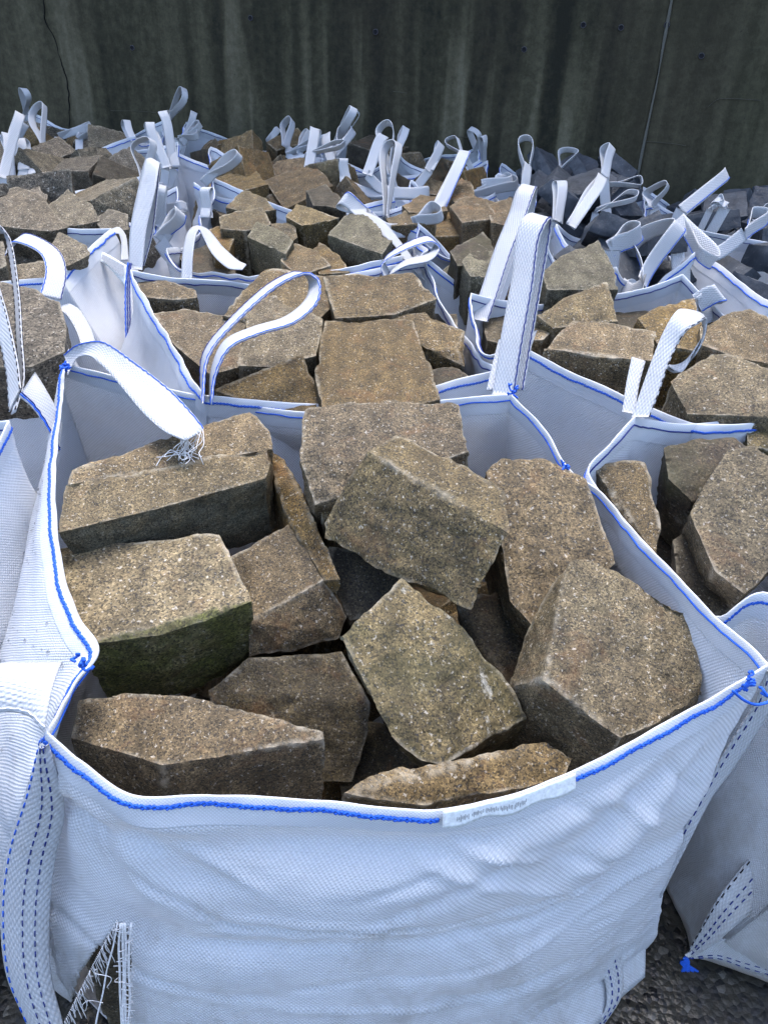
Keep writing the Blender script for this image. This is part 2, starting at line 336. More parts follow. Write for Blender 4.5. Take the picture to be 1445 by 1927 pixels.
def build_wall():
    seam_s = wall_hit(1232, 165)[0]
    spans = [(-9.0, wall_hit(92, 100)[0] - 3.1), (wall_hit(92, 100)[0] - 3.1, seam_s - 3.62), (seam_s - 3.62, seam_s), (seam_s, seam_s + 3.6), (seam_s + 3.6, 9.0)]
    spans = [(-9.0, seam_s - 5.6), (seam_s - 5.6, seam_s), (seam_s, seam_s + 5.6), (seam_s + 5.6, 11.0)]
    root = empty('concrete_wall', (0, WALL_B, 0))
    tag(root, 'tall dark concrete retaining wall with pale vertical water streaks', 'wall')
    runs = []
    for px, y0, y1, hw, st in RUNS:
        s0, z0 = wall_hit(px, y0); s1, z1 = wall_hit(px, y1); runs.append((s0, z0, z1, hw / F_PX * 4.1, st))
    HT = 4.2
    for s0, s1 in spans:
        nx = max(30, int((s1 - s0) / 0.012)); nz = 90
        S = np.linspace(s0 + 0.004, s1 - 0.004, nx); Zs = np.linspace(0, HT, nz)
        SS, ZZ = np.meshgrid(S, Zs)
        off = 0.006 * fbm(np.stack([SS * 1.3, ZZ * 1.1, 0 * SS], -1), 3)
        P = W0 + SS[..., None] * _wd + ZZ[..., None] * np.array([0, 0, 1]) + off[..., None] * _wn
        wob = 0.03 * fbm(np.stack([SS * 6, ZZ * 2.2, 0 * SS + 3], -1), 3)
        tone = 0.36 + 0.13 * fbm(np.stack([SS * 3.2 + wob, ZZ * 0.35, 0 * SS + 9], -1), 4) + 0.10 * fbm(np.stack([SS * 22, ZZ * 0.8, 0 * SS], -1), 3)
        for rs, zt, zb, hw, st in runs:
            w = hw * (0.75 + 0.5 * np.clip((zt - ZZ) / 1.0, 0, 1)) * (1 + 0.3 * vnoise(np.stack([0 * SS + rs * 7, ZZ * 5, 0 * SS], -1)))
            e = np.clip((w - np.abs(SS + wob * 0.5 - rs)) / (0.012) + 0.5, 0, 1) * np.clip((zt + 0.05 - ZZ) / 0.25, 0, 1) * np.clip(1.15 - (zb - ZZ) / 1.2, 0.25, 1)
            tone = tone + 0.38 * st * e
        for px, hw, st in DARK:
            rs = wall_hit(px, 100)[0]; w = hw / F_PX * 4.1
            e = np.clip((w * (1 + .5 * vnoise(np.stack([0 * SS + rs * 9, ZZ * 4, 0 * SS], -1))) - np.abs(SS + wob - rs)) / 0.05 + 0.5, 0, 1)
            tone = tone - 0.27 * st * e * np.clip(0.45 + (ZZ - 0.9) / 1.0, 0.2, 1)
        s_r = wall_hit(1150, 100)[0]
        green = np.clip((SS - s_r) / 0.25, 0, 1) * 0.55 * np.clip(0.6 + 0.6 * fbm(np.stack([SS * 2.5, ZZ * 0.9, 0 * SS + 5], -1), 3), 0, 1) + 0.12
        brown = np.clip(0.1 + 0.7 * fbm(np.stack([SS * 5, ZZ * 0.5, 0 * SS + 15], -1), 3), 0, 1) * 0.5
        V = P.reshape(-1, 3); Fc = [(j * nx + i, j * nx + i + 1, (j + 1) * nx + i + 1, (j + 1) * nx + i) for j in range(nz - 1) for i in range(nx - 1)]
        # thickness: rim and back
        n0 = len(V); bk = np.array([P[0, 0], P[0, -1], P[-1, -1], P[-1, 0]]) + 0.35 * _wn; V = np.vstack([V, bk])
        bl, br, tr, tl = n0, n0 + 1, n0 + 2, n0 + 3
        Fc += [(bl, tl, tr, br), tuple([(nz - 1) * nx + i for i in range(nx)] + [tr, tl]), tuple([j * nx for j in range(nz)] + [tl, bl]), tuple([br, tr] + [j * nx + nx - 1 for j in range(nz - 1, -1, -1)])]
        o = mesh_obj('panel', V, Fc, MAT['wall'], root)
        a = o.data.color_attributes.new('stain', 'FLOAT_COLOR', 'POINT'); c = np.zeros((len(V), 4)); c[:, 3] = 1
        c[:n0, 0] = tone.ravel(); c[:n0, 1] = green.ravel(); c[:n0, 2] = brown.ravel(); a.data.foreach_set('color', c.ravel())
    # joint filler at the panel seam, tie holes, crack
    filler = plain('pale_joint_filler', (0.13, 0.128, 0.11), 0.8)
    zz = np.linspace(0, HT, 60); path = W0 + (seam_s + 0.004 * vnoise(np.stack([0 * zz, zz * 6, 0 * zz], -1)))[:, None] * _wd + zz[:, None] * np.array([0, 0, 1]) - 0.001 * _wn
    v, f = tube(path, 0.0055 + 0.003 * vnoise(np.stack([0 * zz + 4, zz * 9, 0 * zz], -1)), 5); mesh_obj('joint', v, f, filler, root)
    ring = plain('tie_hole_ring', (0.07, 0.07, 0.085), 0.7); hole = plain('tie_hole_plug', (0.01, 0.01, 0.014), 0.9)
    for px, py in [(472, 34), (707, 60), (986, 93), (1097, 47), (1168, 52), (1254, 47), (1319, 105), (250, 90)]:
        s, z = wall_hit(px, py); c = W0 + s * _wd + np.array([0, 0, z]) - 0.004 * _wn
        a = np.linspace(0, 2 * math.pi, 17); p = c + 0.011 * (np.cos(a)[:, None] * _wd + np.sin(a)[:, None] * np.array([0, 0, 1]))
        v, f = tube(p, 0.0022, 5); h = mesh_obj('tie_hole', v, f, ring, root)
        vs = np.vstack([p[:16] * 1.0 - 0.002 * _wn, [c + 0.001 * _wn]]); mesh_obj('plug', vs, [(i, (i + 1) % 16, 16) for i in range(16)], hole, h)
    cp = [wall_hit(x, y) for x, y in [(82, -40), (88, 40), (105, 75), (118, 120), (128, 150), (131, 190), (134, 260)]]
    pts = np.array([W0 + s * _wd + np.array([0, 0, z]) - 0.006 * _wn for s, z in cp]); pp = cr(pts, 70); pp += 0.006 * np.stack([vnoise(pp * 31), 0 * pp[:, 0], vnoise(pp * 27 + 5)], 1)
    v, f = tube(pp, 0.0024 + 0.0016 * vnoise(pp * 20), 4); mesh_obj('crack', v, f, plain('crack_dark', (0.006, 0.006, 0.006), 1.0), root)
    line_m = plain('faint_formwork_line', (0.075, 0.072, 0.058), 0.8)
    for pl in [[(850, 257), (880, 258), (920, 260)], [(1215, 266), (1260, 270), (1290, 274)], [(1330, 202), (1350, 187), (1385, 186), (1430, 189)], [(210, 208), (260, 209), (295, 212)], [(740, 172), (766, 175)]]:
        pts = np.array([W0 + s * _wd + np.array([0, 0, z]) - 0.004 * _wn for s, z in [wall_hit(*q) for q in pl]]); pp = cr(pts, 24)
        v, f = tube(pp, 0.0013, 4); mesh_obj('formwork_line', v, f, line_m, root)
build_wall()

# ------------------------------------------------------------------ stones
def rough_mesh(name, pts, voxel, amp=1.0, seed=0, fine=1.0, fdir=None):
    """convex block through pts -> evenly meshed, edges worn, faces split-rough. pts are local."""
    bm = bmesh.new()
    for p in pts: bm.verts.new(tuple(p))
    r = bmesh.ops.convex_hull(bm, input=bm.verts)
    bmesh.ops.delete(bm, geom=[e for e in r['geom_interior'] if isinstance(e, bmesh.types.BMVert)], context='VERTS')
    bmesh.ops.recalc_face_normals(bm, faces=bm.faces)
    pl = np.array([[*f.normal, f.normal.dot(f.verts[0].co)] for f in bm.faces if f.calc_area() > 1e-6])
    me = bpy.data.meshes.new(name + '_raw'); bm.to_mesh(me); bm.free()
    o = bpy.data.objects.new('tmp', me); col.objects.link(o)
    md = o.modifiers.new('r', 'REMESH'); md.mode = 'SHARP'; md.scale = 0.9; md.sharpness = 1.0; md.use_remove_disconnected = False; md.use_smooth_shade = True
    ext_ = float(np.ptp(np.asarray(pts), axis=0).max()); md.octree_depth = 6 if ext_ / voxel > 34 else 5 if ext_ / voxel > 17 else 4
    dg = bpy.context.evaluated_depsgraph_get(); out = bpy.data.meshes.new_from_object(o.evaluated_get(dg))
    bpy.data.objects.remove(o); bpy.data.meshes.remove(me)
    n = len(out.vertices); P = np.zeros(n * 3); out.vertices.foreach_get('co', P); P = P.reshape(-1, 3)
    N = np.zeros(n * 3); out.vertices.foreach_get('normal', N); N = N.reshape(-1, 3); s = np.array([seed * 3.7, seed * 1.3, seed * 7.1])
    D = np.abs(pl[:, 3] - P @ pl[:, :3].T); k0 = D.argmin(1); same = (pl[:, :3] @ pl[:, :3].T > 0.9)[k0]
    d2 = np.where(same, 9.0, D).min(1); e = np.exp(-d2 / 0.011); ew = np.exp(-d2 / 0.03)
    d = 0.0022 * fbm(P * 9 + s, 3) + fine * 0.0020 * fbm(P * 48 + s, 3, 0.6)
    t = fbm(P * np.array([9, 6, 13]) + s + 60, 2) * 2.2; d = d + 0.0020 * (np.floor(t) + np.clip((t - np.floor(t)) * 6, 0, 1))     # stepped split faces
    chip = fbm(P * 24 + s + 40, 3, 0.6); d = d - e * 0.0045 * np.clip(chip - 0.1, 0, 1) - ew * 0.022 * np.clip(fbm(P * 7 + s + 90, 2) - 0.55, 0, 1)
    ca = out.color_attributes.new('edge', 'FLOAT_COLOR', 'POINT'); c4 = np.ones((n, 4)); c4[:, 0] = np.exp(-d2 / 0.0038); c4[:, 1] = np.clip(chip * .5 + .5, 0, 1); c4[:, 2] = 0.0 if fdir is None else (pl[k0, :3] @ np.asarray(fdir) > 0.45); ca.data.foreach_set('color', c4.ravel())
    P = P + N * (amp * d)[:, None]
    out.vertices.foreach_set('co', P.ravel()); out.polygons.foreach_set('use_smooth', [True] * len(out.polygons)); out.update(); out.set_sharp_from_angle(angle=math.radians(38)); out.name = name
    return out
_seed = [0]
def stone(label, mat, top, ext=(0, 0.01, -0.2), bot=None, voxel=0.007, taper=0.94, name='granite_block', amp=1.0, group=None, fdir=None):
    """top: seen corners (px,py,height); the rest of the block lies along ext (metres) from them"""
    _seed[0] += 1
    T = np.array([H(*t) for t in top]); c = T.mean(0)
    B = c + (T - c) * taper + np.array(ext)
    P = [T, B]
    if bot: P.append(np.array([H(*t) for t in bot]))
    P = np.vstack(P); o = P.mean(0)
    me = rough_mesh(name, P - o, voxel, amp, _seed[0], fdir=fdir); me.materials.append(MAT[mat])
    ob = bpy.data.objects.new(name, me); ob.location = Vector(o); col.objects.link(ob)
    tag(ob, label, 'stone', group); return ob

# ------------------------------------------------------------------ straps
def ribbon(name, A, B, parent, mat='web', n=60, thick=0.0022, lines=(), curl=0.0):
    """strap whose two long edges run through A and B; lines: (across 0..1, material, radius, side, dashed)"""
    a, b = cr(A, n), cr(B, n)
    t = unit(np.gradient((a + b) / 2, axis=0)); w = unit(b - a); nr = unit(np.cross(t, w))
    K = 7; cs = []; ln = np.concatenate([[0], np.cumsum(np.linalg.norm(np.diff((a + b) / 2, axis=0), axis=1))])
    wid = np.linalg.norm(b - a, axis=1)
    V, UV = [], []
    for side in (1, -1):
        for k in range(K):
            s = k / (K - 1); p = a + (b - a) * s + nr * (side * thick / 2 + curl * (1 - (2 * s - 1)**2))[..., None] if np.ndim(curl) else a + (b - a) * s + nr * (side * thick / 2 + curl * (1 - (2 * s - 1)**2))
            V.append(p); UV.append(np.stack([ln, s * wid], 1))
    V = np.array(V); UV = np.array(UV); Fc = []
    idx = lambda k, i: k * n + i
    for i in range(n - 1):
        for k in range(K - 1):
            Fc.append((idx(k, i), idx(k + 1, i), idx(k + 1, i + 1), idx(k, i + 1)))
            Fc.append((idx(K + k + 1, i), idx(K + k, i), idx(K + k, i + 1), idx(K + k + 1, i + 1)))
        Fc.append((idx(K, i), idx(0, i), idx(0, i + 1), idx(K, i + 1))); Fc.append((idx(K - 1, i), idx(2 * K - 1, i), idx(2 * K - 1, i + 1), idx(K - 1, i + 1)))
    for i in (0, n - 1): Fc.append(tuple([idx(k, i) for k in range(K)] + [idx(2 * K - 1 - k, i) for k in range(K)]))
    o = mesh_obj(name, V.reshape(-1, 3), Fc, MAT[mat], parent, UV.reshape(-1, 2))
    for s, lm, r, side, dash in lines:
        p = a + (b - a) * s + nr * (side * (thick / 2 + r * 0.35) + curl * (1 - (2 * s - 1)**2))
        if side == 0: p = a + (b - a) * s
        m = max(n, int(ln[-1] / 0.004)); pp = cr(p, m) if m > n else p
        if dash:
            parts = []; k = 0; st = max(3, int(0.011 / (ln[-1] / m)))
            while k < m - 2: parts.append(tube(pp[k:k + st], r, 4)); k += st + max(1, st // 3)
        else:
            pp = pp + 0.0006 * np.stack([np.sin(np.arange(len(pp)) * 1.3), np.cos(np.arange(len(pp)) * 1.7), 0 * pp[:, 0]], 1); parts = [tube(pp, r, 4)]
        v, f = merge(parts); mesh_obj('stitching', v, f, MAT[lm], o)
    return o
def loop(parent, foot, apex, z0, z1=None, w=0.05, a=0.0, op=0.05, twist=0.4, lean=(0, 0), n=44, lines=None, gap=0.0, sharp=1.0, seed=0):
    """lifting loop from the pixel foot (distance z0) to the pixel apex (z1); a: turn of the band, 0 = broad side to the lens"""
    if z0 > 2.3: w, op = w * .72, op * .8
    z1 = z1 or z0; q0 = Z(*foot, z0); best = None
    for nm, (P_, _n, _c) in root_P.items():                        # sewn to the closest rim
        dd = np.linalg.norm(P_[0] - q0, axis=1); k_ = int(dd.argmin())
        if best is None or dd[k_] < best[0]: best = (dd[k_], nm, P_[1, k_])
    parent = bpy.data.objects[best[1]]
    if .035 < best[0] < .6:
        c_ = best[2]; md_ = (q0 + c_) / 2 + np.array([0, 0, -.02]); e_ = unit(np.cross(unit(c_ - q0), FWD)) * w * .5
        ribbon('strap_tail', [q0 - e_, md_ - e_, c_ - e_], [q0 + e_, md_ + e_, c_ + e_], parent, n=14)
    f0 = q0; f1 = Z(*apex, z1); ax = f1 - f0; L = np.linalg.norm(ax); axn = ax / L
    e1 = unit(np.cross(axn, FWD)); e2 = np.cross(axn, e1)
    t = np.linspace(0, 1, n); s = np.sin(math.pi * t)**sharp; s = 0.5 * (1 - np.cos(2 * math.pi * t)) if sharp == 0 else np.clip(1.0 - np.abs(2 * t - 1)**2.2, 0, 1)
    lat = op * np.sin(2 * math.pi * t) * np.clip(np.sin(math.pi * t), 0, 1)**0.6 + gap * (0.5 - t) * 2 * (np.abs(0.5 - t) * 2)
    ang = a + twist * np.sin(math.pi * t + seed) * 0.5 + 0.25 * np.sin(5 * t + seed * 2.1)
    wd = np.cos(ang)[:, None] * e1 + np.sin(ang)[:, None] * e2
    sd = -np.sin(a) * e1 + np.cos(a) * e2
    p = f0 + ax * s[:, None] + sd * lat[:, None] + np.outer(np.sin(math.pi * t) * 0.012 * math.sin(seed * 3.3), e1)
    p = p + 0.006 * np.stack([vnoise(np.stack([t * 5 + seed, 0 * t, 0 * t + k], -1)) for k in range(3)], 1)
    A, B = p - wd * w / 2, p + wd * w / 2
    if lines is None: lines = ((0.06, 'blue', 0.0012, 1, False),) if w * F_PX / z0 > 22 else ()
    return ribbon('handle', A, B, parent, n=n, lines=lines)

# ------------------------------------------------------------------ bags
def resample_ring(sides, counts):
    out = []
    for k in range(4):
        pts = list(sides[k]) + [sides[(k + 1) % 4][0]]
        out.append(cr(np.array(pts), counts[k] + 1)[:-1])
    return np.vstack(out)
def build_bag(name, label, rings, counts, nv, group='bulk bags', amp=0.006, hemw=0.042, near=False, stitch=(0.014,), skip=(), inner='navy', fold=None, cut=None, seed=0, tr=0.0017):
    R = np.array([resample_ring(r, counts) for r in rings])          # k, nu, 3
    nu = R.shape[1]
    # rows: dense near the hem
    Lr = np.concatenate([[0], np.cumsum(np.linalg.norm(np.diff(R, axis=0), axis=2).mean(1))])
    P = np.stack([cr(R[:, i], nv) for i in range(nu)], 1)              # nv, nu, 3
    P = np.concatenate([P[:1], P[:1] + (P[1:2] - P[:1]) * 0.5, P[1:]], 0); nvv = P.shape[0]
    du = np.linalg.norm(np.roll(P, -1, 1) - P, axis=2).mean(0); U = np.concatenate([[0], np.cumsum(du)])[:nu]
    Vv = np.concatenate([[0], np.cumsum(np.linalg.norm(np.diff(P, axis=0), axis=2).mean(1))])
    UU, VV = np.meshgrid(U, Vv)
    tu = np.roll(P, -1, 1) - np.roll(P, 1, 1); tv = np.gradient(P, axis=0); Nn = unit(np.cross(tu, -tv)) * 1.0
    cen = P.mean((0, 1)); sg = np.sign(((P - cen) * Nn)[..., :2].sum(-1).mean()); Nn = Nn * sg
    pos = P * np.array([7, 7, 11]) + seed * 5.1
    d = amp * fbm(pos, 3) + amp * 0.55 * fbm(np.stack([UU * 5, VV * 26, 0 * UU + seed], -1), 3) + amp * 0.3 * fbm(np.stack([UU * 30, VV * 9, 0 * UU + seed + 4], -1), 2)
    if fold is not None: d = d + fold(P)
    P = P + Nn * d[..., None]
    cs = np.cumsum([0] + list(counts)); base = P[-1].mean(0)
    root = empty(name, (base[0], base[1], 0)); tag(root, label, 'bag', group)
    V = P.reshape(-1, 3); Fc = []
    for j in range(nvv - 1):
        for i in range(nu): Fc.append((j * nu + i, (j + 1) * nu + i, (j + 1) * nu + (i + 1) % nu, j * nu + (i + 1) % nu))
    if cut is not None:
        Fc = [f for f in Fc if not cut(V[list(f)].mean(0))]
    uvs = np.stack([UU, VV], -1).reshape(-1, 2)
    Fc.append(tuple((nvv - 1) * nu + i for i in range(nu))[::-1])      # the base
    o = mesh_obj('fabric', V, Fc, MAT['fabric'], root, uvs)
    sm = o.modifiers.new('thickness', 'SOLIDIFY'); sm.thickness = 0.0016; sm.offset = 0
    # hem: a doubled band wrapped over the rim
    def at(s):
        c = np.concatenate([[np.zeros(nu)], np.cumsum(np.linalg.norm(np.diff(P, axis=0), axis=2), 0)]); q = np.zeros((nu, 3)); nn = np.zeros((nu, 3))
        for i in range(nu):
            for k in range(3): q[i, k] = np.interp(s, c[:, i], P[:, i, k]); nn[i, k] = np.interp(s, c[:, i], Nn[:, i, k])
        return q, unit(nn)
    rows = []; th = 0.0017
    hw = hemw * (1 + 0.10 * vnoise(np.stack([U * 9, 0 * U, 0 * U + seed], -1)))
    for s, k in ((1, 1.0), (0.66, 1.5), (0.33, 1.3), (0.0, 1.0)):
        q, nn = at(s * hemw); rows.append(q + nn * th * k)
    q, nn = at(0); up = np.array([0, 0, 1]); rows.append(q + up * 0.0014)
    for s, k in ((0.0, 1.0), (0.33, 1.2), (0.66, 1.3), (1, 0.9)):
        q, nn = at(s * hemw); rows.append(q - nn * th * k)
    Rw = np.array(rows); nr = len(rows); hv = np.array([1, .66, .33, 0, -.05, -.1, -.4, -.7, -1.]) * hemw
    Fh = [(j * nu + i, (j + 1) * nu + i, (j + 1) * nu + (i + 1) % nu, j * nu + (i + 1) % nu) for j in range(nr - 1) for i in range(nu)]
    hem = mesh_obj('hem', Rw.reshape(-1, 3), Fh, MAT['hem'], root, np.stack(np.meshgrid(U, hv), -1).reshape(-1, 2))
    # chain stitch, outside bold, inside thin
    per = U[-1]; parts = []
    def runs(mask):
        idx = np.where(mask)[0]
        if len(idx) == 0: return []
        return [r for r in np.split(idx, np.where(np.diff(idx) > 1)[0] + 1) if len(r) > 2]
    keep = np.ones(nu + 1, bool)
    for a, b in skip: keep[a:b] = False
    ids = np.arange(nu + 1) % nu
    for s in stitch:
        q, nn = at(s)
        for r in runs(keep):
            p = q[ids[r]] + nn[ids[r]] * (th * 1.35 + tr * 0.5); nd = nn[ids[r]]
            L = np.linalg.norm(np.diff(p, axis=0), axis=1).sum()
            if near:
                m = int(L / 0.0022); pp = cr(np.hstack([p, nd]), m); p2, n2 = pp[:, :3], unit(pp[:, 3:]); tt = unit(np.gradient(p2, axis=0)); bi = np.cross(tt, n2)
                p2 = p2 + bi * (0.0022 * fbm(p2 * 33, 2))[:, None]
                ph = np.linspace(0, L / 0.0125 * 2 * math.pi, m); r0 = tr
                for off in (0, math.pi):
                    parts.append(tube(p2 + bi * (r0 * 1.25 * np.sin(ph + off))[:, None] + n2 * (r0 * 0.45 * np.cos(ph * 2 + off))[:, None], r0 * (0.92 + 0.25 * np.sin(ph * 2 + off)), 6))
            else:
                p = p + np.stack([0 * p[:, 0], 0 * p[:, 0], 0.0015 * fbm(p * 60, 2)], 1); parts.append(tube(p, tr, 4))
    v, f = merge(parts); st = mesh_obj('stitching', v, f, MAT['blue'], hem)
    q, nn = at(stitch[0]); p = q[ids] - nn[ids] * (th * 1.25 + 0.0006)
    v, f = tube(p + np.stack([0 * p[:, 0], 0 * p[:, 0], 0.002 * fbm(p * 45, 2)], 1), 0.0015 if near else tr * 0.7, 5); mesh_obj('inner_stitching', v, f, MAT[inner], hem)
    root_P[root.name] = (P, Nn, cs)
    return root
root_P = {}
def quad_rings(c, sag=0.05, bulge=0.05, base=0.9, seed=0, low=None):
    """four rim corners LF RF RB LB (x,y,h) -> rings for an ordinary slumped bag"""
    c = np.array(c, float); cen = c.mean(0); r = np.random.default_rng(seed + 100); rings = []
    for k, (hf, sc, bl) in enumerate([(1.0, 1.0, 0.0), (0.90, 1.0, 0.25), (0.70, 1.03, 0.8), (0.40, 1.02, 1.0), (0.12, 0.97, 0.7), (0.01, base, 0.2)]):
        q = cen + (c - cen) * np.array([sc, sc, 1]); sides = []
        for i in range(4):
            a, b = q[i].copy(), q[(i + 1) % 4].copy()
            mid = (a + b) / 2; out = unit(np.array([mid[0] - cen[0], mid[1] - cen[1], 0])); pts = []
            for s in (0, 0.12, 0.3, 0.5, 0.7, 0.88):
                p = a + (b - a) * s; e = 4 * s * (1 - s)
                if k == 0: p[2] -= sag * e * (0.7 + 0.6 * r.random()); p = p + out * (0.02 * e * r.normal())
                p[2] = p[2] if k == 0 else p[2] * hf - sag * e * (1 - k * 0.3 if k < 3 else 0) * 0.8
                p = p + out * bulge * bl * (0.5 + 0.5 * e); pts.append(p)
            sides.append(pts)
        rings.append(sides)
    return rings

def HK(px, py, h, k=1.0): return CAM + (H(px, py, h) - CAM) * k
def HS(l, k=1.0): return [HK(*p, k) for p in l]

# ================================================================== the bag in front
def front_bag():
    rim = [HS([(88, 1378, .745), (150, 1432, .73), (246, 1497, .715), (400, 1498, .71), (600, 1506, .705), (800, 1520, .70), (900, 1510, .70), (1030, 1472, .71), (1150, 1415, .725), (1300, 1332, .75)]),
           HS([(1442, 1250, .775), (1415, 1222, .775), (1340, 1158, .765), (1220, 1030, .755), (1130, 925, .755), (1070, 880, .77), (1030, 815, .795)]),
           HS([(962, 742, .83), (900, 745, .825), (800, 757, .80), (700, 775, .785), (580, 776, .78), (500, 768, .78), (380, 748, .79), (240, 715, .81)]),
           HS([(127, 688, .835), (117, 780, .815), (106, 900, .79), (104, 1000, .77), (120, 1090, .755), (150, 1165, .75), (186, 1222, .745), (140, 1290, .74)])]
    cen = np.array([-0.06, 0.95, 0])
    def off(side, o, d):
        r = []
        for p in side:
            v = p - cen; v[2] = 0; r.append(p + unit(v) * o + np.array([0, 0, -d]))
        return r
    r1 = [off(rim[0], .012, .05), off(rim[1], .0, .05), off(rim[2], .0, .05), off(rim[3], .035, .04)]
    r1[3][-2:] = [rim[3][-2] + np.array([-.05, 0, -.045]), rim[3][-1] + np.array([-.03, 0, -.045])]
    r2 = [HS([(104, 1560, .56), (200, 1640, .555), (300, 1690, .55), (600, 1722, .55), (900, 1700, .55), (1130, 1610, .56)]),
          [H(1306, 1508, .57), (.445, .80, .56), (.40, 1.05, .56), (.30, 1.22, .56)],
          [(.245, 1.34, .56), (.0, 1.345, .55), (-.3, 1.36, .55)],
          [(-.62, 1.39, .58), (-.635, 1.22, .585), (-.61, 1.02, .57), (-.56, .80, .57), (-.49, .66, .57)]]
    r3 = [HS([(108, 1800, .36), (250, 1880, .365), (420, 1905, .37), (620, 1912, .375), (900, 1880, .375), (1090, 1790, .38)]),
          [H(1246, 1680, .38), (.43, .80, .36), (.40, 1.05, .36), (.32, 1.24, .36)],
          [(.26, 1.36, .36), (.0, 1.37, .36), (-.3, 1.38, .36)],
          [(-.62, 1.40, .36), (-.65, 1.22, .36), (-.63, 1.02, .36), (-.64, .80, .36), (-.56, .63, .36)]]
    def low(r, h, k): return [[np.array([cen[0] + (p[0] - cen[0]) * k, cen[1] + (p[1] - cen[1]) * k, h]) for p in map(np.array, s)] for s in r]
    r4, r5 = low(r3, .17, .985), low(r3, .012, .90)
    r4[1][0] = H(1216, 1782, .20)
    c0 = np.array([.44, .64, .775])
    def fold(P):
        x, y, z = P[..., 0], P[..., 1], P[..., 2]
        fr = np.clip((0.66 - y) / 0.06, 0, 1) * np.clip((0.715 - z) / 0.06, 0, 1)
        wav = 0.02 * vnoise(np.stack([x * 5, 0 * x, 0 * x + 3], -1))
        m1 = 0.55 + 0.45 * vnoise(np.stack([x * 7, 0 * x + 8, 0 * x], -1)); m2 = np.clip(.3 + vnoise(np.stack([x * 6, 0 * x + 21, 0 * x], -1)), 0, 1)
        d = -0.012 * np.exp(-((z - .505 - wav * .4 - .035 * x) / .010)**2) * np.clip((x + .24) / .06, 0, 1) * m1
        d += 0.011 * np.exp(-((z - .575 - wav - .05 * x) / .045)**2)
        d += 0.006 * np.exp(-((z - .455 - wav) / .03)**2) * m2 - 0.006 * np.exp(-((z - .41 - wav * 1.6 + .10 * x) / .009)**2) * m2
        d += -0.012 * np.exp(-((z - .650 - .02 * x) / .020)**2) * np.clip((.25 - x) / .25, 0.2, 1)
        def crease(p, q, amp, w):
            p, q = np.array(p), np.array(q); u = q - p; L = np.hypot(*u); u = u / L
            a_ = (x - p[0]) * u[0] + (z - p[1]) * u[1]; b_ = -(x - p[0]) * u[1] + (z - p[1]) * u[0] + 0.004 * vnoise(np.stack([a_ * 25, 0 * a_ + p[0] * 50, 0 * a_], -1))
            return amp * np.clip(1 - np.abs(b_) / w, 0, 1)**1.5 * np.clip(a_ / .03, 0, 1) * np.clip((L - a_) / .04, 0, 1)
        for p, q, am, w in (((.07, .655), (.20, .600), .007, .012), ((.20, .602), (.33, .535), -.006, .010), ((-.02, .575), (.09, .625), -.005, .010), ((-.25, .66), (-.10, .585), .006, .016), ((-.28, .60), (-.14, .52), -.006, .012), ((-.20, .525), (.36, .535), -.007, .009),
                            ((-.16, .545), (.05, .535), .005, .010), ((.12, .44), (.40, .50), .005, .010), ((-.1, .43), (.2, .455), -.004, .009), ((.25, .68), (.37, .56), .006, .014), ((.32, .70), (.40, .60), -.006, .012), ((.18, .70), (.30, .62), -.005, .012), ((-.33, .70), (-.29, .56), .006, .012), ((-.05, .68), (.12, .672), -.004, .008), ((-.12, .39), (.15, .365), .005, .010)):
            d += crease(p, q, am, w)
        wr = fbm(np.stack([x * 14 + z * 7, z * 55 - x * 9, 0 * x + 2], -1), 3); d += 0.0034 * (0.45 - np.abs(wr)) * np.clip(.6 + vnoise(np.stack([x * 4, z * 6, 0 * x + 30], -1)), 0, 1.3)
        dx, dz = c0[0] - x, c0[2] - z; r = np.hypot(dx, dz); th = np.arctan2(dz, dx)
        d += 0.0075 * np.sin(th * 15 + 1.5 * vnoise(np.stack([r * 6, th * 3, 0 * r], -1))) * np.exp(-((r - .2) / .17)**2)
        c1 = (-.36, .745); dx, dz = x - c1[0], c1[1] - z; r1_ = np.hypot(dx, dz); th1 = np.arctan2(dz, dx)
        d += 0.006 * np.sin(th1 * 13 + 2) * np.exp(-((r1_ - .16) / .11)**2)
        # long slack diagonals
        k = z + 0.55 * x - 0.66; d += 0.005 * np.exp(-(k / .008)**2) * np.clip((x - .02) / .05, 0, 1) * np.clip((.3 - x) / .05, 0, 1)
        k2 = z - 0.45 * x - 0.545; d -= 0.005 * np.exp(-(k2 / .010)**2) * np.clip((x + .02) / .05, 0, 1) * np.clip((.2 - x) / .05, 0, 1)
        return d * fr
    poly = np.array([(224, 1734), (242, 1745), (249, 1810), (246, 1880), (244, 1975), (122, 1975), (130, 1890), (152, 1826), (188, 1778)])
    def cut(c):
        if c[1] > 0.62: return False
        px, py, _ = proj(c); ins = False; j = len(poly) - 1
        for i in range(len(poly)):
            if (poly[i][1] > py) != (poly[j][1] > py) and px < (poly[j][0] - poly[i][0]) * (py - poly[i][1]) / (poly[j][1] - poly[i][1]) + poly[i][0]: ins = not ins
            j = i
        return ins
    # the stitching stops where a paper tag is sewn in
    n0 = 260
    root = build_bag('bulk_bag', 'large white woven bag in front, torn low at one corner, full of tan granite blocks', [rim, r1, r2, r3, r4, r5], (n0, 110, 130, 130), 110,
                     amp=0.0035, near=True, fold=fold, cut=cut, seed=1, hemw=0.036, stitch=(0.011,), skip=((int(n0 * .515), int(n0 * .69)), (n0 - 6, n0 + 6)), tr=0.0016, inner='blue')
    P, Nn, cs = root_P[root.name]
    # sewn-in paper tag on the front hem
    i0, i1 = int(n0 * .515), int(n0 * .69); top = P[0, i0:i1] + np.array([0, 0, .004]) + Nn[0, i0:i1] * .006; lo = P[1, i0:i1] + Nn[1, i0:i1] * .0075
    lo = top + unit(lo - top) * (0.020 + 0.003 * np.sin(np.arange(len(top)) * .35))[:, None]
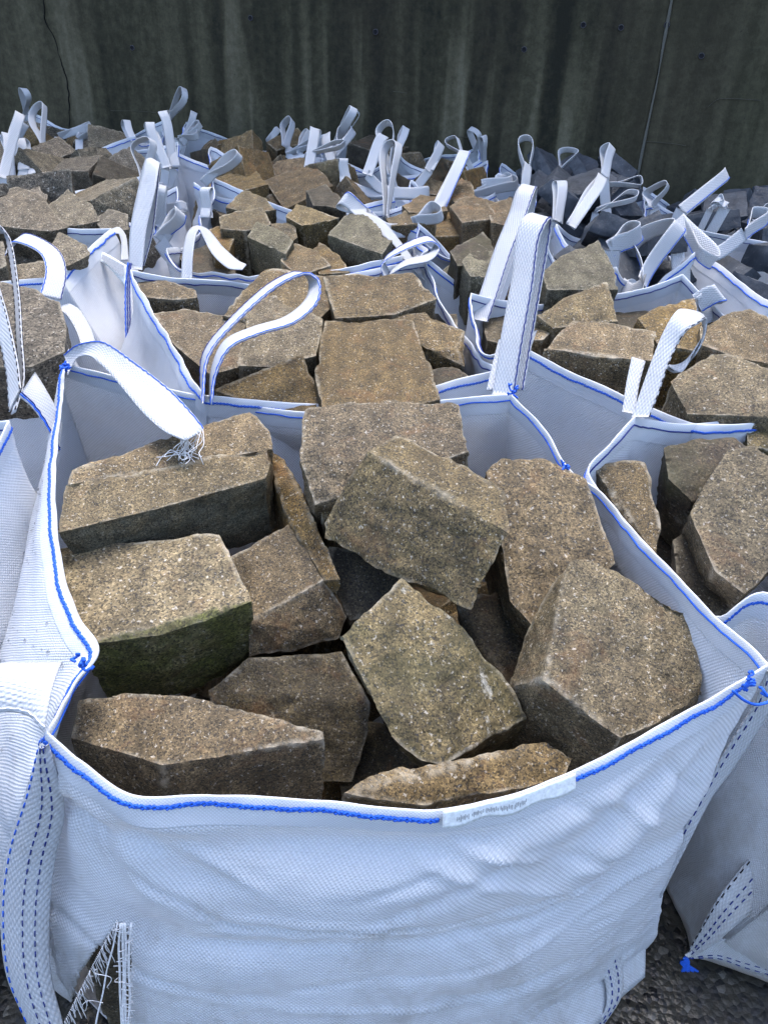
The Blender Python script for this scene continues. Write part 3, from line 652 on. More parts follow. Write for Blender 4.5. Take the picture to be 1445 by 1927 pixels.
    tg = ribbon('paper_tag', top[::3], lo[::3], root, mat='paper', n=30, thick=0.0008)
    m = len(top); parts = []
    for k in range(44):
        t_ = .10 + k * .0115 + .002 * math.sin(k * 7.1); i_ = int(t_ * m); fr_ = t_ * m - i_; tp = top[i_] + (top[i_ + 1] - top[i_]) * fr_; lw = lo[i_] + (lo[i_ + 1] - lo[i_]) * fr_
        if k % 9 == 8: continue
        r0_, r1_ = .38 + .06 * math.sin(k * 2.3), .62 + .07 * math.sin(k * 3.9); u = unit(top[i_ + 1] - top[i_]) * .00045; nn = Nn[0, i0 + i_]
        pa, pb = tp + (lw - tp) * r0_, tp + (lw - tp) * r1_; parts.append((np.array([pa - u, pa + u, pb + u, pb - u]) + nn * .0011, [(0, 1, 2, 3)]))
    parts = [p for p in parts if np.linalg.norm(p[0][0] - p[0][1]) > 1e-4]
    v, f = merge(parts); mesh_obj('printed_text', v, f, MAT['print'], tg, smooth=False)
    # handles -------------------------------------------------------------
    bl = ((.03, 'blue', .0011, 1, False), (.03, 'blue', .0011, -1, False))
    h = ribbon('handle', HS([(121, 668, .845), (150, 648, .872), (195, 644, .882), (255, 683, .875), (322, 735, .862), (366, 782, .848), (384, 806, .838)]),
               HS([(128, 705, .825), (146, 674, .850), (172, 672, .862), (212, 708, .858), (268, 775, .850), (310, 812, .842), (348, 829, .835)]), root, n=60, lines=bl, curl=0.004)
    parts = []; r = np.random.default_rng(5)
    for k in range(20):
        s = r.random(); a = H(384, 806, .838) * (1 - s) + H(346, 828, .835) * s; e = H(350 + 14 * r.normal(), 842 + 14 * r.random(), .80 + .02 * r.random())
        mid = (a + e) / 2 + r.normal(size=3) * .008; end = e + np.array([.012 * r.normal(), -.01 - .012 * r.random(), -.012 * r.random()])
        if k % 6 == 0: end = H(255 + 60 * r.random(), 882 - 22 * r.random(), .795)
        parts.append(tube(cr([a, mid, e, (e + end) / 2 + r.normal(size=3) * .006, end], 16), .0006, 4))
    v, f = merge(parts); mesh_obj('frayed_end', v, f, MAT['thread'], h)
    dbl = ((.04, 'blue', .0012, 1, False), (.93, 'navy', .0014, 1, False), (.93, 'navy', .0014, -1, False))
    ribbon('handle', [Z(926, 742, 1.405), Z(941, 640, 1.41), Z(962, 525, 1.42), Z(971, 445, 1.425), Z(984, 410, 1.43), Z(1004, 402, 1.455), Z(1003, 430, 1.475), Z(985, 560, 1.465), Z(955, 735, 1.44)],
           [Z(968, 746, 1.40), Z(985, 640, 1.40), Z(1003, 540, 1.405), Z(1014, 455, 1.41), Z(1028, 420, 1.415), Z(1038, 412, 1.44), Z(1036, 440, 1.45), Z(1008, 600, 1.44), Z(985, 735, 1.42)], root, n=90, lines=dbl)
    ribbon('handle', HS([(118, 1246, .758), (60, 1247, .765), (0, 1250, .77), (-90, 1275, .76)], .995), HS([(84, 1378, .752), (52, 1346, .752), (0, 1340, .752), (-90, 1365, .74)], .995), root, n=40, lines=((.96, 'thread', .001, 1, False),), curl=.012)
    # corner strap sewn down the edge
    st = ribbon('corner_strap', HS([(80, 1385, .745), (52, 1480, .655), (16, 1590, .555), (2, 1700, .465), (12, 1830, .365), (56, 1940, .27), (84, 2050, .18)], .98),
                HS([(92, 1400, .735), (122, 1520, .63), (104, 1620, .54), (94, 1720, .46), (96, 1830, .37), (122, 1940, .28), (140, 2050, .19)], .982), root, n=70, curl=.010,
                lines=((.10, 'blue', .0012, 1, True), (.55, 'navy', .0010, 1, True), (.78, 'navy', .0010, 1, True), (.10, 'blue', .0012, -1, True), (.55, 'navy', .0010, -1, True), (.78, 'navy', .0010, -1, True)))
    # second strap behind the far end of the front rim
    ribbon('corner_strap', HS([(1440, 1262, .768), (1415, 1330, .70), (1360, 1420, .62), (1328, 1480, .57), (1285, 1560, .50), (1240, 1660, .41)], 1.004), HS([(1475, 1270, .76), (1440, 1350, .69), (1375, 1450, .60), (1338, 1500, .56), (1292, 1590, .49), (1242, 1690, .40)], 1.02), root, n=40,
           lines=((.2, 'navy', .001, 1, True),))
    # knots of blue thread at the corners
    for (px, py, hh, sp) in ((127, 690, .845, 10), (150, 1250, .762, 9), (1420, 1283, .775, 10), (966, 738, .84, 8), (1062, 878, .79, 7)):
        parts = []
        for k in range(6):
            c = HK(px, py, hh, .985); q = c + np.cumsum(r.normal(size=(6, 3)) * sp * .00030, 0); parts.append(tube(cr(q, 24), .0017, 5))
        v, f = merge(parts); mesh_obj('thread_knot', v, f, MAT['blue'], root)
    v, f = tube(cr(HS([(1378, 1300, .775), (1400, 1318, .76), (1425, 1326, .75), (1455, 1318, .75)], .985), 30), .0018, 5); mesh_obj('loose_thread', v, f, MAT['blue'], root)
    # torn threads
    parts = []
    for k in range(60):
        s = k / 59; a = np.array([224 - 98 * s**.95 - 4, 1736 + 190 * s - 4]); L = 12 + 34 * r.random()**2
        b = a + L * np.array([.22 + .30 * r.random(), .92]); hh = .53 - .33 * (a[1] - 1738) / 330
        p0, p1 = HK(*a, hh, .994), HK(*b, hh - .045 * L / 40, .992)
        parts.append(tube(cr([p0, (p0 + p1) / 2 + r.normal(size=3) * .0012, p1], 8), .0004 + .0003 * r.random(), 3))
    for k in range(30):
        py = 1745 + 190 * k / 29; x = 243 + 3 * r.normal(); hh = .53 - .33 * (py - 1738) / 330; L = 6 + 26 * r.random()**2
        p0, p1 = HK(x + 6, py, hh, .994), HK(x - L, py + 6 * r.normal(), hh, .99); parts.append(tube(cr([p0, (p0 + p1) / 2 + r.normal(size=3) * .0015, p1], 6), .0007, 3))
    for x0, x1, w in ((226, 228, 1.3), (232, 232, 1.5), (238, 236, 1.4), (243, 241, 1.4), (221, 176, 1.0)):
        p = [HK(x0 + (x1 - x0) * t + 2 * r.normal(), 1738 + 215 * t, .53 - .33 * t * .66, .992) for t in np.linspace(0, 1, 6)]; parts.append(tube(cr(p, 24), .0011 * w, 4))
    for k in range(3):
        x, y = 165 + 60 * r.random(), 1800 + 110 * r.random(); p = [HK(x, y, .45, .995)]
        for q in range(5): x += 16 * r.normal(); y += 13 * r.normal() + 5; p.append(HK(np.clip(x, 145, 245), y, .45 - .0012 * (y - 1850), .99))
        parts.append(tube(cr(p, 26), .00045, 3))
    v, f = merge(parts); mesh_obj('frayed_threads', v, f, MAT['thread'], root)
    # bottom flap at the far corner of the front face
    ribbon('base_flap', HS([(960, 1905, .255), (1080, 1850, .24), (1160, 1800, .225), (1214, 1768, .215)], .985), HS([(1000, 2010, .14), (1100, 1950, .14), (1165, 1880, .145), (1212, 1838, .15)], .98), root, mat='fabric', n=40, lines=((.93, 'thread', .001, 1, True),))
    ribbon('base_strap', HS([(1128, 1818, .235), (1140, 1860, .185), (1138, 1900, .15), (1105, 1950, .10)], .972), HS([(1166, 1796, .235), (1172, 1840, .19), (1166, 1880, .155), (1130, 1935, .10)], .972), root, n=40,
           lines=((.3, 'navy', .0011, 1, True), (.7, 'navy', .0011, 1, True), (.3, 'navy', .0011, -1, True), (.7, 'navy', .0011, -1, True)))
    # rain drops on the sloping side
    parts = []
    ls = slice(cs[3] + 4, cs[3] + 118)
    for k in range(150):
        j = r.integers(6, 40); i = cs[3] + r.integers(8, 112); c = P[j, i]; nn = Nn[j, i]
        if nn[2] < 0.05: pass
        s = .0011 + .0022 * r.random()**3; a1 = unit(np.cross(nn, [0.2, .9, .3])); a2 = np.cross(nn, a1)
        vs = [c + nn * (s * .9 + .001)]
        for lev, rad in ((.6, .75), (0, 1.0)):
            for q in range(8): an = q * math.pi / 4; vs.append(c + nn * (s * lev + .0008) + (a1 * math.cos(an) * 1.15 + a2 * math.sin(an)) * s * rad)
        f = [(0, 1 + q, 1 + (q + 1) % 8) for q in range(8)] + [(1 + q, 9 + q, 9 + (q + 1) % 8, 1 + (q + 1) % 8) for q in range(8)]
        parts.append((np.array(vs), f))
    dm, n, l, b = new_mat('water'); b.inputs['Transmission Weight'].default_value = 1; b.inputs['Roughness'].default_value = .03; b.inputs['IOR'].default_value = 1.33
    v, f = merge(parts); tag(mesh_obj('rain_drops', v, f, dm, root), kind='stuff')
    return root
front = front_bag()

S = stone; G1 = 'granite blocks in the front bag'
S('tan block with green mossy front face, against the near side of the front bag', 'mossfront', [(100, 1034, .715), (412, 1008, .725), (438, 1062, .715), (472, 1132, .70), (380, 1170, .69), (298, 1197, .685), (150, 1216, .69)], (.0, .03, -.15), fdir=(.3, -.9, -.1), group=G1)
S('long pale wedge lying above the mossy-fronted block, grey rough front', 'greyface', [(108, 1003, .765), (294, 958, .77), (500, 900, .775), (512, 868, .785), (503, 843, .795), (300, 880, .79), (124, 913, .79)], (.01, .03, -.13), fdir=(.2, -.95, -.1), group=G1)
S('stepped flat slab beneath the frayed strap end', 'tan', [(130, 912, .79), (136, 885, .80), (300, 835, .805), (470, 774, .81), (508, 812, .80), (512, 845, .785), (420, 862, .785)], (.0, .02, -.15), group=G1)
S('slanting brown block tucked under the long pale wedge', 'tan', [(434, 1052, .675), (521, 1005, .695), (568, 975, .71), (612, 1090, .68), (560, 1120, .665), (468, 1170, .645)], (.02, .05, -.13), bot=[(470, 1236, .59), (560, 1222, .59), (640, 1200, .60), (657, 1162, .625)], group=G1)
S('narrow upright slab edge beside the wedge end, facing the back of the front bag', 'ochre', [(505, 850, .76), (536, 866, .76), (585, 972, .73), (640, 1090, .69), (612, 1092, .68), (545, 985, .71)], (-.02, .03, -.2), group=G1)
S('broad tan block overlapping the back rim of the front bag', 'tan', [(574, 770, .855), (700, 757, .86), (866, 757, .86), (882, 850, .825), (760, 858, .82), (640, 868, .815), (567, 866, .815)], (.0, .03, -.17), bot=[(592, 950, .77), (880, 885, .79)], group=G1)
S('speckled cube standing highest in the middle of the front bag', 'buff', [(692, 850, .85), (745, 823, .854), (800, 838, .852), (943, 928, .838), (958, 1004, .82), (886, 1148, .722), (755, 1090, .721), (612, 1012, .728), (612, 985, .745), (665, 885, .822)], (.015, .12, -.10), taper=.80, group=G1)
S('tilted mossy block with white lichen, lowest middle of the front bag', 'mossy', [(755, 1090, .735), (640, 1198, .715), (652, 1235, .69), (735, 1385, .625), (790, 1432, .605), (835, 1442, .60), (878, 1408, .605), (988, 1352, .60), (966, 1302, .625), (850, 1165, .70)], (.03, .06, -.14), taper=.86, group=G1)
S('big pale wedge-topped block leaning on the far end of the front rim', 'buff', [(1066, 1056, .765), (1100, 1047, .765), (1200, 1095, .745), (1296, 1150, .725), (1330, 1308, .67), (1170, 1393, .645), (1095, 1340, .66), (1024, 1280, .68)], (-.02, .03, -.17), bot=[(962, 1292, .62), (985, 1200, .66)], taper=.96, group=G1)
S('tall slab standing behind the wedge-topped block, streaked dark', 'tan', [(912, 885, .80), (945, 863, .81), (1020, 868, .80), (1098, 905, .785), (1158, 1060, .72), (1060, 1090, .705), (1010, 1190, .655), (960, 1130, .68)], (.0, .10, -.16), taper=.9, group=G1)
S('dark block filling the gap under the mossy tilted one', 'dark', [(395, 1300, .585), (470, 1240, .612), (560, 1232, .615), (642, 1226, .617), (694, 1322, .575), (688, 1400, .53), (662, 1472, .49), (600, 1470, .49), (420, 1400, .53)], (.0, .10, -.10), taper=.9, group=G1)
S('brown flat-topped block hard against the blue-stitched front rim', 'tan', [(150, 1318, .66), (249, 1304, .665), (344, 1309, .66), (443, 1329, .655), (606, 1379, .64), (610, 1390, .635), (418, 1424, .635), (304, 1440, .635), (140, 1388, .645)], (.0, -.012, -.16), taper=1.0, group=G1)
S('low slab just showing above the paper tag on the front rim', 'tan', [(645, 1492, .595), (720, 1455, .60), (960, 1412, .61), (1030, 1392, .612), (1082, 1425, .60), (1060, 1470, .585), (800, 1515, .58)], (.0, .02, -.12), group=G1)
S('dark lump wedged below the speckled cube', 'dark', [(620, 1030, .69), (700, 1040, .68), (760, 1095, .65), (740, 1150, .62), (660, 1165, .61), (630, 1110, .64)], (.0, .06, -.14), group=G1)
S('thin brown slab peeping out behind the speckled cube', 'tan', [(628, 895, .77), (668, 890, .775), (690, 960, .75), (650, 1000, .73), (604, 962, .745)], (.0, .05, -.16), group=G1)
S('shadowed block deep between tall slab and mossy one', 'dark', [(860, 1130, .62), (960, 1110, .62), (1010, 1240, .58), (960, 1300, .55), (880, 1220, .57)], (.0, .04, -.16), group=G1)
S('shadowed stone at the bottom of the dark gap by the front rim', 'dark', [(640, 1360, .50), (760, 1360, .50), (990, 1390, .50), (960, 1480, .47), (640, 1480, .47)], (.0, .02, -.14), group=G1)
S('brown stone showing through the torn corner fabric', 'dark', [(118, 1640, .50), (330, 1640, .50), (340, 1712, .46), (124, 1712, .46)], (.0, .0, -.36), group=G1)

# ================================================================== the other bags
def bag(name_label, corners, seed, sag=.05, bulge=.05, near=False, group='bulk bags set out in rows before the wall', n=(44, 44, 44, 44), nv=22, amp=.007, tr=.0019, custom=None, **kw):
    if not near and sag == .05: sag = .085; corners = [(c[0], c[1], c[2] + .02) for c in corners]; amp = .011
    rings = quad_rings(corners, sag, bulge, seed=seed)
    if custom: custom(rings)
    return build_bag('bulk_bag', name_label, rings, n, nv, group=group, amp=amp, near=near, seed=seed, tr=tr, **kw)
h_ = lambda px, py, h: tuple(H(px, py, h))

# right of the front bag
def cust_e(r):
    r[0][3] = [np.array(h_(1196, 787, .825))] + HS([(1150, 835, .80), (1108, 892, .765), (1250, 1065, .70), (1345, 1160, .715), (1440, 1116, .765)])
    r[0][2] = [np.array((1.15, 1.42, .83)), np.array((.95, 1.36, .80))] + HS([(1445, 783, .80), (1380, 790, .79), (1290, 797, .79), (1230, 792, .80)])
    r[1][3] = [p + np.array([.0, .0, -.05]) for p in r[0][3]]; r[1][2] = [p + np.array([0, .0, -.05]) for p in r[0][2]]
    for k, h in ((2, .56), (3, .33), (4, .12), (5, .012)):
        r[k][3] = [np.array(p) for p in ((.47, 1.27, h), (.50, 1.15, h), (.53, 1.02, h), (.555, .90, h), (.575, .80, h))]
        r[k][0][0] = np.array({2: (.70, .66, .56), 3: (.65, .68, .33), 4: (.60, .70, .12), 5: (.575, .725, .012)}[k])
bagE = bag('white bag beside the front one, its rim sagging low, bottom corner tied with blue thread', [(.76, .62, .80), (1.4, .60, .80), (1.15, 1.42, .83), h_(1196, 787, .825)], 3, near=True, n=(90, 60, 80, 110), nv=40, amp=.004, custom=cust_e, tr=.0012)
# behind the front bag
def cust_b(r):
    r[0][3] = [np.array(h_(246, 508, .86))] + HS([(268, 555, .85), (305, 618, .835), (340, 675, .82), (365, 720, .812)])
    for k, o in ((1, .03), (2, .12), (3, .17), (4, .15)):
        for i, p in enumerate(r[k][3]):
            if i: p[0] -= o * .55; p[1] -= o * .25
bagB = bag('white bag directly behind the front one, heaped with tan blocks', [h_(385, 744, .81), (.215, 1.42, .82), h_(800, 492, .86), h_(246, 508, .86)], 4, near=True, n=(80, 80, 90, 90), nv=36, amp=.005, custom=cust_b, tr=.0012, sag=.04)
def cust_d(r):
    r[0][0] = HS([(960, 640, .845), (1012, 668, .82), (1075, 700, .80), (1135, 727, .79), (1200, 758, .785), (1330, 800, .79)])
    r[0][3] = HS([(886, 552, .86), (884, 575, .85), (890, 610, .835), (905, 655, .83), (925, 665, .835)])
    for k, o in ((1, .01), (2, .05), (3, .07), (4, .05)):
        for i, p in enumerate(r[k][0]):
            if i: p[:] = np.array([r[0][0][i][0], r[0][0][i][1] - o, p[2]])
bagD = bag('white bag with tall upright strap, filled with square tan blocks, beyond the sagging rim', [h_(960, 640, .845), (1.05, 1.36, .80), h_(1284, 517, .865), h_(886, 552, .86)], 5, near=True, n=(80, 70, 80, 60), nv=32, amp=.005, custom=cust_d, tr=.0013, sag=.045)
bagL = bag('white bag at the edge beside the front bag, black-stitched strap standing up', [(-1.35, .55, .8), (-.72, .55, .78), h_(17, 792, .845), (-1.4, 1.2, .83)], 6, near=True, n=(50, 80, 60, 50), nv=30, amp=.006, tr=.0013)
bagM = bag('white bag holding the big rounded grey boulder', [(-1.35, 1.42, .80), h_(122, 650, .815), (-.80, 1.80, .80), (-1.5, 1.82, .82)], 7, near=True, n=(60, 60, 60, 50), nv=26, tr=.0013)
def cust_n(r):
    r[0][1] = HS([(112, 522, .83), (135, 498, .845), (165, 470, .86), (190, 447, .868)])
    for k, o in ((1, .05), (2, .13), (3, .16), (4, .14)):
        for i, p in enumerate(r[k][1]):
            p[0] += o * .9; p[1] -= o * .5 if k > 1 else .02
        r[k][2][0] = r[k][2][0] + np.array([o * .9, 0, 0])
bagN = bag('white bag with smooth bulging side and a printed paper label on its hem', [(-1.5, 1.95, .83), h_(112, 522, .83), h_(208, 431, .87), (-1.6, 2.55, .84)], 8, near=True, n=(60, 60, 70, 60), nv=26, custom=cust_n, amp=.004, tr=.0013, sag=.02)
bagC = bag('white bag in the middle with a drooping strap across its front corner', [h_(318, 468, .855), (.03, 2.06, .845), (.06, 2.72, .85), h_(400, 345, .865)], 9, n=(60, 60, 60, 60), custom=lambda r: r[0].__setitem__(0, HS([(318, 468, .855), (326, 490, .835), (350, 508, .82), (400, 522, .81), (465, 527, .81), (600, 520, .82)])))
bagO = bag('white bag of grey stones beyond the printed label, back hem showing', [(-1.55, 2.62, .83), (-.84, 2.45, .84), h_(332, 364, .855), h_(-40, 352, .84)], 10)
bagP = bag('white bag of dark grey stones, second row from the far wall end', [(-1.75, 3.15, .84), (-.93, 3.02, .85), (-.95, 3.66, .88), (-1.85, 3.8, .88)], 11)
bagQ = bag('white bag of ochre slabs in the middle of the fourth row', [(-.72, 2.93, .85), (.0, 2.84, .84), (-.03, 3.44, .86), (-.78, 3.55, .88)], 12)
bagS = bag('white bag of square ochre blocks with a long slanting strap at its corner', [(.04, 2.50, .83), (.42, 2.36, .83), (.50, 2.92, .84), (.06, 3.06, .86)], 13, n=(50, 44, 44, 44))
bagH = bag('white bag with one dark and one grey block beside the tall straps', [(.09, 2.04, .845), (.53, 2.10, .80), (.46, 2.36, .82), (.07, 2.48, .84)], 14, n=(50, 44, 44, 44))
bagV = bag('white bag holding slate with a round loop standing over its rim', [(.60, 2.10, .825), (.80, 2.12, .865), (.92, 2.70, .80), (.52, 2.56, .83)], 15)
bagT = bag('white bag of dark slate at the picture edge with bold blue hem', [(.98, 1.98, .80), (1.9, 1.9, .82), (1.8, 2.6, .80), h_(1278, 420, .87)], 16, n=(60, 44, 44, 60), sag=.03)
bagR = bag('white bag of slate with its plain side turned to us under a thin loop', [(.42, 2.98, .80), (.98, 2.82, .78), (1.02, 3.36, .78), (.44, 3.52, .82)], 17)
bagR2 = bag('white bag of ochre rubble behind the slanting strap near the wall', [(.0, 3.12, .83), (.38, 3.06, .83), (.40, 3.72, .84), (.0, 3.78, .86)], 18)
bagP2 = bag('white bag against the far end of the wall with knotted loops', [(-1.95, 3.92, .86), (-1.18, 3.80, .88), (-1.2, 4.42, .88), (-2.0, 4.6, .88)], 19)
bagQ2 = bag('white bag of brown slabs against the wall under the crowd of straps', [(-1.05, 3.72, .86), (-.38, 3.62, .86), (-.36, 4.25, .86), (-1.08, 4.36, .88)], 20)
bagQ3 = bag('white bag against the wall with three short loops in a row', [(-.28, 3.60, .86), (.40, 3.82, .84), (.40, 4.16, .84), (-.28, 4.24, .86)], 21)
bagX1 = bag('white bag of slate under the crossing thin straps', [(1.02, 2.76, .74), (1.62, 2.66, .74), (1.70, 3.22, .74), (1.06, 3.34, .76)], 22)
bagX2 = bag('white bag of broken slate close to the wall joint', [(.50, 3.58, .76), (1.08, 3.42, .74), (1.12, 3.94, .74), (.52, 4.06, .78)], 23)
bagX3 = bag('white bag of slate at the wall beside the raised slanting strap', [(1.16, 3.40, .70), (1.80, 3.26, .70), (1.86, 3.80, .70), (1.18, 3.92, .72)], 24)

# ------------------------------------------------------------------ stones seen one by one behind the front bag
GB = 'tan blocks in the bag behind the front one'
def MS(*a, **k): k.setdefault('voxel', .009); return stone(*a, **k)
MS('largest flat-topped tan block, tongue-shaped, in the middle behind the front bag', 'tan', [(612, 603, .85), (690, 598, .855), (775, 604, .85), (800, 660, .835), (828, 752, .81), (720, 775, .80), (606, 770, .80), (594, 700, .825)], (0, .02, -.2), group=GB)
MS('wide square block lying across the top behind the tongue-shaped one', 'tan', [(610, 522, .875), (690, 515, .88), (775, 516, .88), (822, 562, .86), (742, 592, .845), (632, 600, .84)], (0, .03, -.2), group=GB)
MS('smooth-faced block beside the tongue-shaped one, near the standing strap', 'tan', [(732, 598, .835), (800, 586, .84), (876, 622, .825), (860, 650, .815), (800, 655, .81)], (0, .03, -.16), bot=[(874, 690, .78)], group=GB)
MS('big tilted block behind the drooping loop', 'tan', [(412, 592, .835), (500, 508, .885), (560, 512, .885), (625, 515, .88), (640, 560, .85), (600, 602, .83), (470, 610, .82)], (0, .04, -.2), group=GB)
MS('lumpy brown stone seen through the drooping loop', 'buff', [(468, 572, .85), (520, 553, .86), (606, 602, .84), (598, 668, .81), (520, 690, .80), (448, 688, .80)], (0, .03, -.18), group=GB)
MS('ridged block just behind the back rim and the foot of the drooping loop', 'tan', [(402, 735, .79), (480, 700, .805), (570, 670, .815), (602, 742, .785), (590, 775, .775), (500, 768, .775)], (0, .03, -.17), group=GB)
MS('long brown block along the stitched edge behind the front bag', 'tan', [(292, 592, .82), (345, 580, .825), (466, 600, .825), (452, 690, .79), (395, 705, .785), (330, 650, .80)], (0, .02, -.2), group=GB)
MS('small flat block in the corner under the tallest speckled strap', 'tan', [(256, 530, .83), (300, 524, .835), (368, 548, .83), (372, 560, .825), (330, 565, .82), (272, 560, .82)], (0, .02, -.16), group=GB)
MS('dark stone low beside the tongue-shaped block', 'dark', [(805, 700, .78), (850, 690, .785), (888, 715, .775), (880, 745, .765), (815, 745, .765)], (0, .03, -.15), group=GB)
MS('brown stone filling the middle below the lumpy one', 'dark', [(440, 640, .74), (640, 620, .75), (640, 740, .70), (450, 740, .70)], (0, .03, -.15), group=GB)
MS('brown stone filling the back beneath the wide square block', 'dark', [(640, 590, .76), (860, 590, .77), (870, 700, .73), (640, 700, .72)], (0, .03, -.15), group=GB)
GD = 'square tan blocks in the bag with the tall strap'
MS('ridge-backed block, highest in the bag with the tall strap', 'buff', [(1008, 592, .85), (1070, 560, .865), (1140, 532, .885), (1152, 560, .87), (1166, 604, .845), (1100, 612, .835), (1040, 618, .83)], (0, .02, -.18), group=GD)
MS('long flat-topped block lying behind the sagging blue hem', 'tan', [(1018, 652, .835), (1080, 604, .855), (1150, 608, .855), (1230, 626, .85), (1228, 680, .825), (1120, 672, .825)], (0, .02, -.16), group=GD)
MS('small block showing beside the tall upright strap', 'tan', [(985, 600, .83), (1035, 588, .835), (1052, 610, .825), (1020, 640, .81), (990, 640, .81)], (0, .02, -.15), group=GD)
MS('broad smooth block at the picture edge behind the twisted white loop', 'buff', [(1338, 660, .85), (1400, 672, .85), (1470, 705, .845), (1470, 785, .81), (1290, 778, .805), (1258, 715, .83)], (0, .02, -.18), group=GD)
MS('rough block under the hem corner, behind the twisted white loop', 'tan', [(1200, 600, .84), (1240, 575, .85), (1305, 562, .855), (1312, 620, .83), (1340, 665, .81), (1240, 650, .81)], (0, .02, -.18), group=GD)
MS('broken-edged block at the picture edge beneath the slate bag', 'tan', [(1312, 600, .855), (1410, 585, .86), (1480, 620, .85), (1480, 690, .82), (1380, 672, .825), (1320, 650, .83)], (0, .03, -.2), group=GD)
MS('low brown stone between the tall strap and the sagging hem', 'dark', [(905, 585, .80), (985, 570, .81), (1010, 620, .79), (960, 650, .775), (915, 640, .78)], (0, .02, -.14), group=GD)
MS('brown stone filling the hollow under the ridge-backed block', 'dark', [(1130, 590, .78), (1240, 585, .78), (1260, 660, .75), (1150, 660, .75)], (0, .02, -.15), group=GD)
GE = 'blocks in the sagging bag beside the front one'
MS('upright block right behind the blue-stitched side rim of the front bag', 'tan', [(1118, 880, .76), (1160, 868, .765), (1212, 872, .76), (1242, 985, .71), (1236, 1050, .68), (1180, 1010, .69)], (.02, .06, -.16), group=GE)
MS('purplish mossy lump behind the speckled square block', 'purple', [(1250, 845, .775), (1300, 828, .785), (1380, 822, .79), (1420, 850, .78), (1370, 930, .74), (1300, 945, .73), (1256, 900, .75)], (.02, .04, -.14), group=GE)
MS('speckled square block at the picture edge in the sagging bag', 'buff', [(1370, 846, .80), (1420, 842, .805), (1500, 900, .79), (1490, 1040, .72), (1400, 1118, .68), (1345, 1075, .695), (1292, 962, .74), (1310, 925, .76)], (.03, .09, -.14), taper=.9, group=GE)
MS('green-stained block in the corner by the back hem of the sagging bag', 'mossy', [(1400, 790, .785), (1470, 780, .79), (1480, 850, .76), (1405, 840, .765)], (.02, .03, -.15), group=GE)
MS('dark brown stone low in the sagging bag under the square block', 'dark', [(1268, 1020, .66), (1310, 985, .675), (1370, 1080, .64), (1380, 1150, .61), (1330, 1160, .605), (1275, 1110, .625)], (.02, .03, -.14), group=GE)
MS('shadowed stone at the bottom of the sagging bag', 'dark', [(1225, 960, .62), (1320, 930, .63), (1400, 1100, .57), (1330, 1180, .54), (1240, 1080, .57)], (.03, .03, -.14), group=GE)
GM = 'grey stones in the bags along one side'
MS('big rounded pinkish grey boulder at the picture edge', 'pinkgrey', [(-60, 560, .86), (0, 530, .875), (60, 540, .87), (112, 568, .86), (126, 620, .84), (122, 662, .815), (60, 690, .80), (-60, 692, .80)], (-.02, .05, -.16), taper=.9, voxel=.008, group=GM)
MS('tilted grey block beside the printed paper label', 'grey', [(92, 470, .865), (112, 436, .885), (165, 462, .875), (172, 478, .865), (130, 500, .85), (96, 500, .85)], (-.03, .05, -.10), group=GM)
MS('small grey stone at the edge behind the strap with the black stitches', 'grey', [(-30, 470, .84), (5, 455, .85), (12, 500, .83), (-30, 520, .82)], (0, .03, -.15), group=GM)
MS('grey stone low under the tilted block', 'grey', [(20, 500, .80), (90, 490, .80), (105, 540, .77), (30, 540, .77)], (0, .03, -.15), group=GM)
GO = 'grey stones beyond the printed label'
MS('long slanting grey slab at the picture edge above the hem', 'pinkgrey', [(-30, 375, .90), (30, 352, .905), (70, 362, .90), (130, 428, .855), (95, 436, .85), (20, 428, .855), (-30, 420, .86)], (0, .05, -.14), group=GO)
MS('pointed dark-fronted grey block in the bag beyond the printed label', 'grey', [(90, 390, .875), (128, 354, .90), (172, 384, .88), (190, 415, .855), (140, 426, .85), (110, 420, .855)], (0, .04, -.15), group=GO)
MS('low rounded grey stone beside the tallest speckled strap', 'grey', [(178, 415, .85), (205, 390, .87), (240, 405, .86), (242, 432, .845), (200, 440, .84)], (0, .04, -.14), group=GO)
MS('small pale grey stone behind the slanting slab', 'pinkgrey', [(40, 365, .885), (70, 348, .895), (92, 366, .885), (88, 385, .87), (60, 380, .875)], (0, .03, -.1), group=GO)
GC = 'tan stones in the middle bag'
MS('large grey-brown block with ridge in front of the folded straps', 'cool', [(665, 391, .90), (700, 412, .897), (738, 452, .885), (720, 478, .872), (647, 424, .882), (617, 443, .87)], (0, .04, -.18), group=GC)
MS('dark-fronted angular block in the middle bag', 'cool', [(482, 417, .888), (515, 425, .886), (553, 453, .878), (538, 478, .862), (500, 445, .866), (466, 446, .868)], (0, .05, -.16), group=GC)
MS('pale flat-topped block with shaded front in the middle bag', 'buff', [(412, 408, .885), (450, 398, .888), (494, 390, .89), (511, 423, .88), (463, 434, .874), (416, 431, .876)], (0, .03, -.16), group=GC)
MS('tan block with dark underside next to the grey-brown ridge', 'buff', [(538, 408, .885), (557, 383, .893), (613, 399, .89), (640, 409, .886), (568, 424, .878)], (0, .03, -.16), group=GC)
MS('pale wedge behind the flat-topped block of the middle bag', 'buff', [(424, 390, .885), (460, 358, .905), (500, 372, .895), (520, 395, .88), (470, 402, .875)], (0, .03, -.14), group=GC)
MS('low tan stone by the hem of the middle bag', 'tan', [(528, 490, .845), (555, 458, .86), (600, 472, .855), (622, 500, .84), (560, 520, .83)], (0, .03, -.15), group=GC)
MS('brown block low beneath the grey-brown ridge', 'tan', [(578, 478, .85), (600, 452, .86), (640, 480, .845), (660, 512, .83), (600, 516, .83)], (0, .03, -.15), group=GC)
MS('small pale stone between the two dark-sided blocks', 'buff', [(508, 425, .865), (550, 420, .868), (562, 445, .855), (540, 462, .845), (515, 450, .85)], (0, .03, -.14), group=GC)
